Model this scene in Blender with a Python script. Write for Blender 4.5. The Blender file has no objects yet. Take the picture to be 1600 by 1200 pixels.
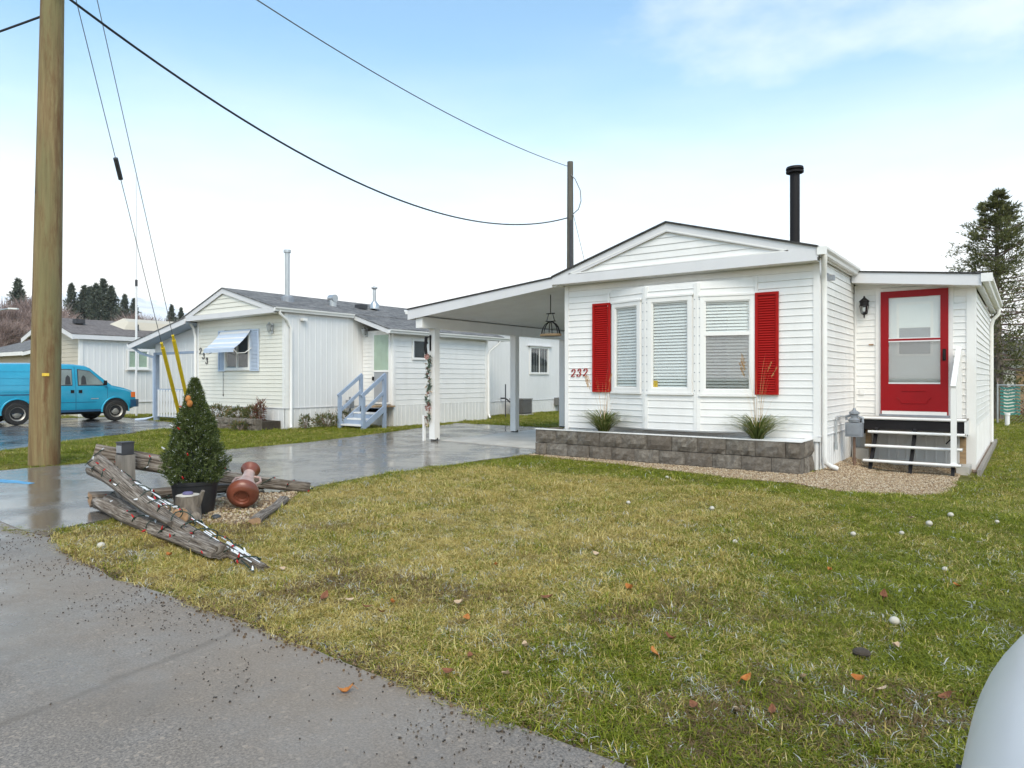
import bpy, bmesh, math, random
import numpy as np
from mathutils import Vector, Matrix, noise
random.seed(7); rng = np.random.default_rng(7)
R = math.radians
scene = bpy.context.scene
C = scene.collection

# ------------------------------------------------------------------ camera
# the place is laid out on the homes' own axes: x runs along the front of number 232 (0 = its right corner), y runs back from the road
CAM = Vector((2.66, -11.785, 1.45))
YAW = math.atan2(.591, .806)
cd = bpy.data.cameras.new('camera'); cam = bpy.data.objects.new('camera', cd); C.objects.link(cam)
cam.location = CAM; cam.rotation_euler = (R(90), 0, YAW)
cd.sensor_width = 36; cd.lens = 1100 / 1600 * 36; cd.shift_y = -8 / 1600
cd.clip_start = .05; cd.clip_end = 20000
scene.camera = cam
FW = Vector((-math.sin(YAW), math.cos(YAW), 0)); RT = Vector((math.cos(YAW), math.sin(YAW), 0))
def view(x, d, z=0.0):                       # metres right of and ahead of the photographer -> place coordinates
    p = CAM + RT * x + FW * d
    return Vector((p.x, p.y, z))

# ------------------------------------------------------------------ sky, sun, exposure
SUN_EL, SUN_AZ = R(48), math.atan2(.68, -.72)    # azimuth from +y towards +x
w = bpy.data.worlds.new('World'); scene.world = w; w.use_nodes = True
nt = w.node_tree; N = nt.nodes; Lk = nt.links
bg = N['Background']; bg.inputs['Strength'].default_value = 0.1
sky = N.new('ShaderNodeTexSky'); sky.sky_type = 'NISHITA'; sky.sun_disc = False
sky.sun_elevation = SUN_EL; sky.sun_rotation = SUN_AZ; sky.air_density = 1.0; sky.dust_density = .6; sky.ozone_density = 2.0
tc = N.new('ShaderNodeTexCoord')
sep = N.new('ShaderNodeSeparateXYZ'); Lk.new(tc.outputs['Generated'], sep.inputs[0])
mp = N.new('ShaderNodeMapping'); mp.inputs['Scale'].default_value = (1.2, 1.2, 5.5); Lk.new(tc.outputs['Generated'], mp.inputs[0])
ns = N.new('ShaderNodeTexNoise'); ns.inputs['Scale'].default_value = 1.7; ns.inputs['Detail'].default_value = 7; ns.inputs['Roughness'].default_value = .55
Lk.new(mp.outputs[0], ns.inputs['Vector'])
def math_node(tree, op, a, b=None, clamp=False):
    m = tree.nodes.new('ShaderNodeMath'); m.operation = op; m.use_clamp = clamp
    for i, v in enumerate((a, b)):
        if v is None: continue
        if isinstance(v, (int, float)): m.inputs[i].default_value = v
        else: tree.links.new(v, m.inputs[i])
    return m.outputs[0]
nz = math_node(nt, 'MULTIPLY_ADD', ns.outputs['Fac'], .16); nt.nodes[-1].inputs[2].default_value = -.08
zz = math_node(nt, 'SUBTRACT', sep.outputs['Z'], nz)
mr = N.new('ShaderNodeMapRange'); mr.interpolation_type = 'SMOOTHSTEP'
mr.inputs['From Min'].default_value = .05; mr.inputs['From Max'].default_value = .46
mr.inputs['To Min'].default_value = 1.0; mr.inputs['To Max'].default_value = .06
Lk.new(zz, mr.inputs['Value'])
mix = N.new('ShaderNodeMix'); mix.data_type = 'RGBA'
# broken cloud over the whole dome
mp2 = N.new('ShaderNodeMapping'); mp2.inputs['Scale'].default_value = (1.0, 1.0, 2.2); mp2.inputs['Location'].default_value = (8, 1, 4); Lk.new(tc.outputs['Generated'], mp2.inputs[0])
n2 = N.new('ShaderNodeTexNoise'); n2.inputs['Scale'].default_value = 1.5; n2.inputs['Detail'].default_value = 8; n2.inputs['Roughness'].default_value = .58; Lk.new(mp2.outputs[0], n2.inputs['Vector'])
mr2 = N.new('ShaderNodeMapRange'); mr2.interpolation_type = 'SMOOTHSTEP'; mr2.inputs['From Min'].default_value = .47; mr2.inputs['From Max'].default_value = .72; mr2.inputs['To Max'].default_value = .55
Lk.new(n2.outputs['Fac'], mr2.inputs['Value'])
cl_ = math_node(nt, 'MAXIMUM', mr.outputs[0], mr2.outputs[0])
Lk.new(cl_, mix.inputs['Factor'])
tint = N.new('ShaderNodeMix'); tint.data_type = 'RGBA'; tint.blend_type = 'MULTIPLY'; tint.inputs['Factor'].default_value = 1
Lk.new(sky.outputs[0], tint.inputs['A']); tint.inputs['B'].default_value = (1.22, 1.60, 1.50, 1)
Lk.new(tint.outputs['Result'], mix.inputs['A']); mix.inputs['B'].default_value = (8.2, 8.0, 7.7, 1)
Lk.new(mix.outputs['Result'], bg.inputs['Color'])
sd = bpy.data.lights.new('sun', 'SUN'); sd.energy = 1.5; sd.angle = R(35); sd.color = (1, .87, .71)
so = bpy.data.objects.new('sun', sd); C.objects.link(so)
sdir = Vector((math.sin(SUN_AZ) * math.cos(SUN_EL), math.cos(SUN_AZ) * math.cos(SUN_EL), math.sin(SUN_EL)))
so.rotation_euler = sdir.to_track_quat('Z', 'Y').to_euler(); so.location = (0, 0, 60)
vs = scene.view_settings; vs.view_transform = 'Standard'; vs.look = 'None'; vs.gamma = 1; vs.use_curve_mapping = False; vs.exposure = .97
scene.render.engine = 'CYCLES'; scene.cycles.use_denoising = True
scene.cycles.max_bounces = 8; scene.cycles.transparent_max_bounces = 24

# ------------------------------------------------------------------ materials
MATS = {}
def new_mat(name):
    m = bpy.data.materials.new(name); m.use_nodes = True
    MATS[name] = m
    return m, m.node_tree, m.node_tree.nodes['Principled BSDF']
def coords(t, kind='Object', scale=(1, 1, 1)):
    c = t.nodes.new('ShaderNodeTexCoord'); p = t.nodes.new('ShaderNodeMapping'); p.inputs['Scale'].default_value = scale
    if kind == 'World':
        g = t.nodes.new('ShaderNodeNewGeometry'); t.links.new(g.outputs['Position'], p.inputs[0])
    else: t.links.new(c.outputs[kind], p.inputs[0])
    return p.outputs[0]
def tex_noise(t, vec, scale, detail=4, rough=.55):
    n = t.nodes.new('ShaderNodeTexNoise'); n.inputs['Scale'].default_value = scale; n.inputs['Detail'].default_value = detail; n.inputs['Roughness'].default_value = rough
    t.links.new(vec, n.inputs['Vector']); return n.outputs['Fac']
def ramp(t, fac, stops):
    r = t.nodes.new('ShaderNodeValToRGB'); e = r.color_ramp.elements
    while len(e) < len(stops): e.new(.5)
    for el, (p, c) in zip(e, stops):
        el.position = p; el.color = (*c, 1) if len(c) == 3 else c
    t.links.new(fac, r.inputs[0]); return r.outputs[0]
def mixc(t, fac, a, b, mode='MIX'):
    m = t.nodes.new('ShaderNodeMix'); m.data_type = 'RGBA'; m.blend_type = mode
    for key, v in (('Factor', fac), ('A', a), ('B', b)):
        s = m.inputs[key]
        if isinstance(v, (int, float)): s.default_value = v
        elif isinstance(v, tuple): s.default_value = (*v, 1)
        else: t.links.new(v, s)
    return m.outputs['Result']
def maprange(t, v, a, b, c, d, smooth=False):
    m = t.nodes.new('ShaderNodeMapRange')
    if smooth: m.interpolation_type = 'SMOOTHSTEP'
    for i, x in zip(('From Min', 'From Max', 'To Min', 'To Max'), (a, b, c, d)): m.inputs[i].default_value = x
    t.links.new(v, m.inputs['Value']); return m.outputs[0]
def bump(t, bsdf, h, strength, dist=.01):
    b = t.nodes.new('ShaderNodeBump'); b.inputs['Strength'].default_value = strength; b.inputs['Distance'].default_value = dist
    t.links.new(h, b.inputs['Height']); t.links.new(b.outputs[0], bsdf.inputs['Normal'])
def simple(name, col, rough=.5, metal=0, var=.12, scale=3.0, bmp=0, bscale=60, stretch=(1, 1, 1), spec=.5, dirt=None):
    m, t, b = new_mat(name)
    v = coords(t, 'World', stretch)
    n = tex_noise(t, v, scale, 5)
    c2 = tuple(max(0, x * (1 - var)) for x in col); c1 = tuple(min(1, x * (1 + var * .6)) for x in col)
    out = ramp(t, n, [(.3, c2), (.7, c1)])
    if dirt:
        n2 = tex_noise(t, coords(t, 'World', (1.5, 1.5, .35)), 1.8, 7, .65)
        out = mixc(t, maprange(t, n2, .5, .78, 0, dirt[0]), out, dirt[1])
    t.links.new(out, b.inputs['Base Color'])
    b.inputs['Roughness'].default_value = rough; b.inputs['Metallic'].default_value = metal; b.inputs['Specular IOR Level'].default_value = spec
    if bmp: bump(t, b, tex_noise(t, v, bscale, 3), bmp)
    return m
simple('white_vinyl', (.82, .805, .775), .38, var=.05, scale=1.6, bmp=.09, bscale=9, dirt=(.30, (.60, .57, .52)))
simple('white_panel', (.75, .745, .735), .4, var=.04, scale=.8, dirt=(.25, (.60, .59, .57)))
simple('skirt_white', (.76, .75, .73), .5, var=.05, scale=2, dirt=(.45, (.52, .50, .45)))
simple('trim', (.69, .68, .685), .4, var=.03, scale=2, dirt=(.25, (.52, .52, .52)))
simple('soffit', (.82, .80, .76), .5, var=.05, scale=2)
simple('beige_vinyl', (.78, .755, .665), .45, var=.04, scale=1.2, dirt=(.25, (.58, .54, .44)))
simple('tan_vinyl', (.56, .50, .40), .5, var=.05, scale=1.2)
simple('red_paint', (.36, .006, .004), .6, spec=.2, var=.08, scale=5)
simple('dark_red_paint', (.28, .003, .006), .45, spec=.25, var=.06, scale=5)
simple('blue_grey_paint', (.30, .37, .48), .5, var=.10, scale=6, dirt=(.3, (.3, .33, .38)))
simple('pale_blue', (.52, .60, .72), .5, var=.06, scale=5)
simple('black_metal', (.014, .012, .013), .6, spec=.25, var=.2, scale=8)
simple('dark_grey', (.05, .05, .055), .6, var=.25, scale=8, bmp=.2)
simple('grey_metal', (.28, .30, .33), .5, .3, var=.15, scale=8)
simple('galvanised', (.50, .52, .53), .38, .7, var=.12, scale=10)
simple('concrete', (.52, .49, .44), .5, var=.18, scale=1.6, bmp=.12, bscale=90, dirt=(.4, (.24, .23, .21)))
simple('timber', (.36, .24, .13), .8, var=.3, scale=6, stretch=(1, 1, 6), bmp=.2)
simple('grey_timber', (.27, .24, .205), .85, var=.35, scale=7, stretch=(3, 3, .4), bmp=.3, bscale=40)
simple('inner_door', (.72, .74, .74), .5, var=.03)
simple('interior_dark', (.035, .037, .04), .7, var=.2)
simple('curtain_green', (.50, .60, .47), .8, var=.08, scale=6)
simple('blind_white', (.78, .80, .79), .5, var=.03)
simple('yellow_plastic', (.80, .56, .02), .45, var=.08, scale=4)
simple('sticker_yellow', (.75, .50, .05), .6, var=.25, scale=25)
simple('tyre', (.022, .021, .02), .75, var=.25, scale=12)
simple('rim', (.40, .38, .34), .4, .6, var=.2, scale=12)
simple('bumper_blue', (.02, .08, .16), .45, var=.1)
simple('orange_lens', (.75, .16, .02), .25, var=.1)
simple('clear_lens', (.7, .72, .72), .15, var=.05)
simple('pot_black', (.022, .022, .024), .5, var=.2, scale=12, bmp=.1)
simple('copper_glaze', (.20, .062, .036), .3, var=.35, scale=6, bmp=.1, bscale=25)
simple('glaze_highlight', (.50, .34, .29), .3, var=.3, scale=9)  # paler than the copper, the highlight on the glaze put into the colour
simple('soil', (.055, .042, .03), .95, var=.4, scale=12, bmp=.6, bscale=50)
simple('cable_green', (.015, .035, .022), .5, var=.1)
simple('cable_black', (.012, .012, .013), .6, var=.1)
simple('wire_grey', (.16, .16, .165), .5, .2, var=.1)
simple('bulb_red', (.50, .02, .02), .2, var=.1)
simple('bulb_white', (.75, .76, .78), .2, var=.05)
simple('purple_plastic', (.16, .14, .26), .4, var=.1)
simple('stone_dark', (.05, .055, .06), .5, var=.25, scale=15)
simple('puffball', (.52, .48, .40), .7, var=.12, scale=40)
simple('silver_paint', (.82, .80, .79), .25, .05, var=.03, scale=2)
simple('green_slat', (.05, .24, .20), .5, var=.1)
simple('rust', (.20, .12, .08), .8, var=.4, scale=8)
simple('silk_flower', (.40, .20, .17), .8, var=.4, scale=30)
simple('silk_leaf', (.12, .17, .12), .7, var=.4, scale=30)
simple('cream_flower', (.62, .52, .42), .8, var=.2, scale=30)
simple('ac_metal', (.20, .195, .185), .5, .2, var=.15)
simple('snow', (.85, .86, .88), .7, var=.03, scale=20, bmp=.3)
simple('door_grey', (.33, .34, .36), .5, var=.05)
simple('blue_mark', (.10, .33, .55), .7, var=.4, scale=8)

def glass_mat(name, tint, refl=1.0, opac=.12):
    m, t, b = new_mat(name); t.nodes.remove(b)
    tr = t.nodes.new('ShaderNodeBsdfTransparent'); gl = t.nodes.new('ShaderNodeBsdfGlossy'); gl.inputs['Roughness'].default_value = .03
    tr.inputs['Color'].default_value = (*tint, 1)
    lw = t.nodes.new('ShaderNodeLayerWeight'); lw.inputs['Blend'].default_value = .5
    f = math_node(t, 'MULTIPLY_ADD', math_node(t, 'POWER', lw.outputs['Facing'], 4.0), .45 * refl); t.nodes[-1].inputs[2].default_value = .05 + opac * .3
    mx = t.nodes.new('ShaderNodeMixShader'); t.links.new(f, mx.inputs[0]); t.links.new(tr.outputs[0], mx.inputs[1]); t.links.new(gl.outputs[0], mx.inputs[2])
    t.links.new(mx.outputs[0], t.nodes['Material Output'].inputs['Surface'])
glass_mat('glass', (.95, .965, .96), 1.0, .05)
glass_mat('car_glass', (.55, .62, .60), 1.3, .3)
glass_mat('screen_mesh', (.84, .84, .845), .2, .05)

def shingles(name, c1, c2):
    m, t, b = new_mat(name)
    v = coords(t, 'World', (1, 1, 1))
    br = t.nodes.new('ShaderNodeTexBrick'); t.links.new(v, br.inputs['Vector'])
    br.inputs['Scale'].default_value = 1.0; br.inputs['Brick Width'].default_value = .14; br.inputs['Row Height'].default_value = .3
    br.inputs['Mortar Size'].default_value = .008; br.offset = .37
    br.inputs['Color1'].default_value = (*c1, 1); br.inputs['Color2'].default_value = (*c2, 1); br.inputs['Mortar'].default_value = (c1[0] * .5, c1[1] * .5, c1[2] * .5, 1)
    n = tex_noise(t, coords(t, 'World', (1, 3.2, 1)), 5, 7, .75)
    t.links.new(mixc(t, .55, br.outputs['Color'], ramp(t, n, [(.40, c1), (.60, c2)])), b.inputs['Base Color'])
    b.inputs['Roughness'].default_value = .85; b.inputs['Specular IOR Level'].default_value = .2
    bump(t, b, tex_noise(t, v, 60, 3), .4)
shingles('shingle_grey', (.07, .07, .072), (.27, .26, .25))
shingles('shingle_dark', (.03, .03, .032), (.07, .068, .066))
shingles('shingle_brown', (.12, .105, .10), (.22, .195, .185))

def asphalt(name, base, wet, relief=.22, crack=False):
    m, t, b = new_mat(name)
    v = coords(t, 'World')
    fine = tex_noise(t, v, 85, 3, .75); mid = tex_noise(t, v, 1.1, 6, .6)
    vo = t.nodes.new('ShaderNodeTexVoronoi'); vo.inputs['Scale'].default_value = 62; t.links.new(v, vo.inputs['Vector'])
    c = ramp(t, fine, [(.34, tuple(x * .38 for x in base)), (.5, base), (.66, tuple(min(1, x * 1.75) for x in base))])
    spk = tex_noise(t, v, 38, 3, .8); c = mixc(t, maprange(t, spk, .56, .66, 0, .45), c, tuple(x * .42 for x in base)); c = mixc(t, maprange(t, spk, .34, .44, .4, 0), c, tuple(min(1, x * 1.5) for x in base))
    chips = maprange(t, vo.outputs['Color'], .80, .92, 0, .6)
    c = mixc(t, chips, c, (base[0] * 2.2, base[1] * 2.1, base[2] * 1.95))
    wetn = maprange(t, mid, .38, .62, 0, 1, True)
    c = mixc(t, maprange(t, mid, .35, .66, .12, 0), c, (base[0] * .45, base[1] * .43, base[2] * .42))
    big = tex_noise(t, v, .35, 3)
    c = mixc(t, maprange(t, big, .40, .60, 0, .6), c, (base[0] * 1.2, base[1] * 1.08, base[2] * .92)); c = mixc(t, maprange(t, tex_noise(t, v, .8, 7, .7), .50, .66, 0, .35), c, tuple(x * .6 for x in base))
    if crack:      # one old seam running across the road from the lawn edge
        s = t.nodes.new('ShaderNodeSeparateXYZ'); t.links.new(v, s.inputs[0]); wv = tex_noise(t, v, 2.2, 6, .7)
        ln = math_node(t, 'ADD', math_node(t, 'MULTIPLY', s.outputs['Y'], .16), s.outputs['X']); ln = math_node(t, 'ADD', ln, math_node(t, 'MULTIPLY', wv, .22))
        ds = math_node(t, 'ABSOLUTE', math_node(t, 'ADD', ln, 2.38))
        c = mixc(t, maprange(t, ds, .0, .045, .45, 0, True), c, (base[0] * .55, base[1] * .48, base[2] * .38))
    t.links.new(c, b.inputs['Base Color'])
    r0, r1 = wet
    t.links.new(maprange(t, mid, .34, .64, r0, r1, True), b.inputs['Roughness'])
    b.inputs['Specular IOR Level'].default_value = .5
    bump(t, b, fine, relief, .006)
def tex_color(t, vec, scale):
    n = t.nodes.new('ShaderNodeTexNoise'); n.inputs['Scale'].default_value = scale; n.inputs['Detail'].default_value = 4
    t.links.new(vec, n.inputs['Vector']); return n.outputs['Color']
asphalt('asphalt_road', (.20, .168, .138), (.20, .62), crack=True)
asphalt('asphalt_drive', (.135, .125, .115), (.05, .30), relief=.07)
asphalt('asphalt_far', (.09, .09, .095), (.07, .35), relief=.1)

def block_mat():
    m, t, b = new_mat('split_block')
    v = coords(t, 'World'); oi = t.nodes.new('ShaderNodeObjectInfo')
    n = tex_noise(t, v, 14, 8, .7)
    c = ramp(t, n, [(.28, (.08, .066, .053)), (.5, (.18, .155, .125)), (.72, (.32, .285, .24))])
    c = mixc(t, maprange(t, oi.outputs['Random'], 0, 1, .0, .6), c, (.115, .088, .066), 'MIX')
    ef = tex_noise(t, coords(t, 'World', (1, 1, 1)), 2.2, 6, .7)
    c = mixc(t, maprange(t, ef, .58, .72, 0, .35), c, (.42, .40, .37))
    t.links.new(c, b.inputs['Base Color']); b.inputs['Roughness'].default_value = .9
    bump(t, b, tex_noise(t, v, 22, 9, .75), .9, .03)
block_mat()

def pole_mat():
    m, t, b = new_mat('pole_wood')
    v = coords(t, 'World', (9, 9, .5)); n = tex_noise(t, v, 1.6, 10, .78)
    n2 = tex_noise(t, coords(t, 'World', (3, 3, .5)), 1.1, 5)
    c = ramp(t, n, [(.30, (.07, .036, .012)), (.44, (.19, .12, .05)), (.58, (.25, .19, .085)), (.75, (.33, .27, .14))])
    c = mixc(t, maprange(t, n2, .45, .62, 0, .6), c, (.17, .165, .07))
    n3 = tex_noise(t, coords(t, 'World', (5, 5, .9)), .9, 6, .7)
    c = mixc(t, maprange(t, n3, .52, .66, 0, .8), c, (.13, .055, .016))
    vo = t.nodes.new('ShaderNodeTexVoronoi'); vo.inputs['Scale'].default_value = 1.7; t.links.new(coords(t, 'World', (2.2, 2.2, 1)), vo.inputs['Vector'])
    c = mixc(t, maprange(t, vo.outputs['Distance'], .06, .13, .9, 0), c, (.03, .018, .01))
    t.links.new(c, b.inputs['Base Color']); b.inputs['Roughness'].default_value = .8
    bump(t, b, tex_noise(t, coords(t, 'World', (30, 30, .8)), 1.5, 6), .7, .02)
pole_mat()
simple('pole_grey', (.115, .105, .085), .85, var=.35, scale=4, stretch=(6, 6, .4), bmp=.4, bscale=8)

def rail_mat():
    m, t, b = new_mat('weathered_rail')
    uvn = t.nodes.new('ShaderNodeUVMap'); p = t.nodes.new('ShaderNodeMapping'); p.inputs['Scale'].default_value = (1.6, 14, 1); t.links.new(uvn.outputs[0], p.inputs[0])
    n = tex_noise(t, p.outputs[0], 2.0, 9, .7)
    c = ramp(t, n, [(.34, (.022, .015, .010)), (.45, (.12, .09, .065)), (.57, (.33, .28, .23)), (.70, (.58, .54, .49))])
    n2 = tex_noise(t, coords(t, 'World'), 3.0, 5)
    c = mixc(t, maprange(t, n2, .5, .7, 0, .5), c, (.20, .15, .11))
    t.links.new(c, b.inputs['Base Color']); b.inputs['Roughness'].default_value = .85
    bump(t, b, n, 1.0, .03)
rail_mat()
simple('cut_wood', (.33, .20, .11), .8, var=.4, scale=20, bmp=.3)
simple('stump_bark', (.20, .165, .13), .9, var=.6, scale=9, stretch=(2, 2, .5), bmp=.8, bscale=18)
simple('stump_top', (.55, .50, .43), .85, var=.25, scale=14)

def leaf_mat(name, stops, frost=0.0, rough=.6, patch=None, trans=.25):
    m, t, b = new_mat(name)
    g = t.nodes.new('ShaderNodeNewGeometry'); oi = t.nodes.new('ShaderNodeObjectInfo')
    r = math_node(t, 'FRACT', math_node(t, 'ADD', g.outputs['Random Per Island'], math_node(t, 'MULTIPLY', oi.outputs['Random'], 7.31)))
    c = ramp(t, r, stops)
    if patch: c = patch(t, c, r)
    if frost:
        r2 = math_node(t, 'FRACT', math_node(t, 'MULTIPLY', r, 37.7))
        c = mixc(t, math_node(t, 'GREATER_THAN', r2, 1 - frost), c, (.78, .80, .80))
    t.links.new(c, b.inputs['Base Color']); b.inputs['Roughness'].default_value = rough; b.inputs['Specular IOR Level'].default_value = .25
    if trans:
        tr = t.nodes.new('ShaderNodeBsdfTranslucent'); t.links.new(c, tr.inputs['Color'])
        mx = t.nodes.new('ShaderNodeMixShader'); mx.inputs[0].default_value = trans
        t.links.new(b.outputs[0], mx.inputs[1]); t.links.new(tr.outputs[0], mx.inputs[2]); t.links.new(mx.outputs[0], t.nodes['Material Output'].inputs['Surface'])
    return m
leaf_mat('needles_pine', [(0, (.055, .062, .02)), (.5, (.12, .13, .045)), (1, (.22, .22, .085))], trans=.35)
leaf_mat('needles_hazy', [(0, (.05, .065, .05)), (.5, (.10, .12, .085)), (1, (.17, .185, .135))])  # distant needles lightened and greyed, the haze put into their colour
leaf_mat('needles_topiary', [(0, (.035, .055, .016)), (.45, (.09, .125, .036)), (.9, (.17, .205, .065)), (1, (.28, .31, .14))], frost=.03)
leaf_mat('twigs', [(0, (.15, .10, .09)), (.5, (.27, .195, .17)), (1, (.38, .29, .26))], trans=0)
leaf_mat('shrub_leaf', [(0, (.06, .085, .03)), (.5, (.12, .14, .05)), (.8, (.22, .19, .08)), (1, (.26, .12, .05))])
leaf_mat('red_leaf', [(0, (.12, .03, .025)), (.6, (.20, .07, .05)), (1, (.16, .15, .07))])
leaf_mat('fountain_grass', [(0, (.07, .10, .02)), (.5, (.15, .19, .045)), (.8, (.27, .29, .10)), (1, (.48, .40, .17))], trans=.35)
leaf_mat('dry_stalk', [(0, (.50, .26, .08)), (1, (.62, .42, .20))])
def world_patch(t, c, r):
    v = coords(t, 'World'); s = t.nodes.new('ShaderNodeSeparateXYZ'); g = t.nodes.new('ShaderNodeNewGeometry'); t.links.new(g.outputs['Position'], s.inputs[0])
    n = tex_noise(t, v, .55, 5, .6); n2 = tex_noise(t, v, 2.3, 5, .65)
    # the straw-coloured worn middle of the lawn against the greener right side, house edge and strips
    fx = maprange(t, s.outputs['X'], -.6, 1.9, 1, 0, True); fx2 = maprange(t, s.outputs['X'], -5.2, -4.2, 0, 1, True)
    fy = maprange(t, s.outputs['Y'], -3.2, -2.2, 1, 0, True)
    mask = math_node(t, 'MULTIPLY', math_node(t, 'MULTIPLY', fx, fx2), fy)
    k = math_node(t, 'ADD', math_node(t, 'MULTIPLY', mask, .68), math_node(t, 'MULTIPLY_ADD', n, 1.1)); t.nodes[-2].inputs[2].default_value = -.42
    k = math_node(t, 'ADD', k, math_node(t, 'MULTIPLY_ADD', n2, 1.5)); t.nodes[-2].inputs[2].default_value = -.75
    straw = ramp(t, r, [(0, (.30, .22, .045)), (.5, (.60, .47, .145)), (1, (.78, .66, .31))])
    pick = math_node(t, 'LESS_THAN', math_node(t, 'FRACT', math_node(t, 'MULTIPLY', r, 17.3)), k)
    c = mixc(t, pick, c, straw)
    n3 = tex_noise(t, v, 1.0, 5, .65)
    br = math_node(t, 'LESS_THAN', math_node(t, 'FRACT', math_node(t, 'MULTIPLY', r, 53.1)), maprange(t, n3, .48, .66, 0, .7))
    near = maprange(t, s.outputs['Y'], -6.0, -8.2, .15, 1, True)
    c = mixc(t, math_node(t, 'MULTIPLY', br, near), c, (.24, .165, .08))
    # dusting of snow caught on the blades, thickest on the road side of the lawn
    n4 = tex_noise(t, v, 2.6, 6, .7)
    fr = math_node(t, 'MULTIPLY', maprange(t, n4, .48, .72, 0, .30), maprange(t, s.outputs['Y'], -3.0, -8.0, .3, 1, True))
    fr = math_node(t, 'MULTIPLY', fr, maprange(t, s.outputs['X'], -9, -5, 0, 1))
    wh = math_node(t, 'LESS_THAN', math_node(t, 'FRACT', math_node(t, 'MULTIPLY', r, 91.7)), fr)
    return mixc(t, wh, c, (.66, .66, .62))
leaf_mat('lawn_blade', [(0, (.10, .135, .008)), (.5, (.21, .245, .018)), (1, (.38, .39, .05))], patch=world_patch, rough=.55, trans=.38)

def ground_mat():
    m, t, b = new_mat('turf')
    v = coords(t, 'World'); n = tex_noise(t, v, 18, 8, .75); n2 = tex_noise(t, v, .5, 5)
    c = ramp(t, n, [(.3, (.08, .075, .02)), (.5, (.17, .15, .045)), (.7, (.28, .235, .085))])
    c = mixc(t, maprange(t, n2, .4, .62, 0, .5), c, (.085, .105, .025))
    t.links.new(c, b.inputs['Base Color']); b.inputs['Roughness'].default_value = .95; b.inputs['Specular IOR Level'].default_value = .1
    bump(t, b, n, .8, .03)
ground_mat()
def pebble_mat(name, stops):
    m, t, b = new_mat(name)
    oi = t.nodes.new('ShaderNodeObjectInfo'); t.links.new(ramp(t, oi.outputs['Random'], stops), b.inputs['Base Color']); b.inputs['Roughness'].default_value = .7
pebble_mat('gravel_tan', [(0, (.15, .10, .055)), (.35, (.30, .20, .11)), (.7, (.42, .32, .20)), (1, (.54, .46, .35))])
pebble_mat('grit_dark', [(0, (.03, .026, .022)), (.6, (.075, .062, .05)), (1, (.15, .13, .11))])
simple('gravel_bed', (.26, .18, .125), .9, var=.5, scale=35, bmp=.8, bscale=40)
simple('mulch', (.22, .145, .09), .95, var=.55, scale=30, bmp=.8, bscale=35)
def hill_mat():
    m, t, b = new_mat('snow_haze_hill')  # pale snow tones also carry the whitening of mist in the colour
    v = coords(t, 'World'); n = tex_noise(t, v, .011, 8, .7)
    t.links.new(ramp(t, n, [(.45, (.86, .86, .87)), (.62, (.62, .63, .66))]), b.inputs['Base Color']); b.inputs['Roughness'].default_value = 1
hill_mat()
def van_paint():
    m, t, b = new_mat('van_blue')
    b.inputs['Base Color'].default_value = (.012, .20, .36, 1); b.inputs['Roughness'].default_value = .3
    b.inputs['Coat Weight'].default_value = .8; b.inputs['Coat Roughness'].default_value = .12
    v = coords(t, 'World'); n = tex_noise(t, v, 2, 5)
    t.links.new(ramp(t, n, [(.3, (.010, .27, .43)), (.7, (.018, .33, .50))]), b.inputs['Base Color'])
van_paint()
def leaf_dry(name, c1, c2):
    m, t, b = new_mat(name)
    n = tex_noise(t, coords(t, 'Object'), 30, 4); t.links.new(ramp(t, n, [(.3, c1), (.7, c2)]), b.inputs['Base Color']); b.inputs['Roughness'].default_value = .9; b.inputs['Specular IOR Level'].default_value = .1
leaf_dry('leaf_orange', (.32, .11, .03), (.50, .22, .07)); leaf_dry('leaf_tan', (.42, .29, .18), (.60, .47, .34)); leaf_dry('leaf_brown', (.14, .06, .035), (.25, .11, .06))

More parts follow.
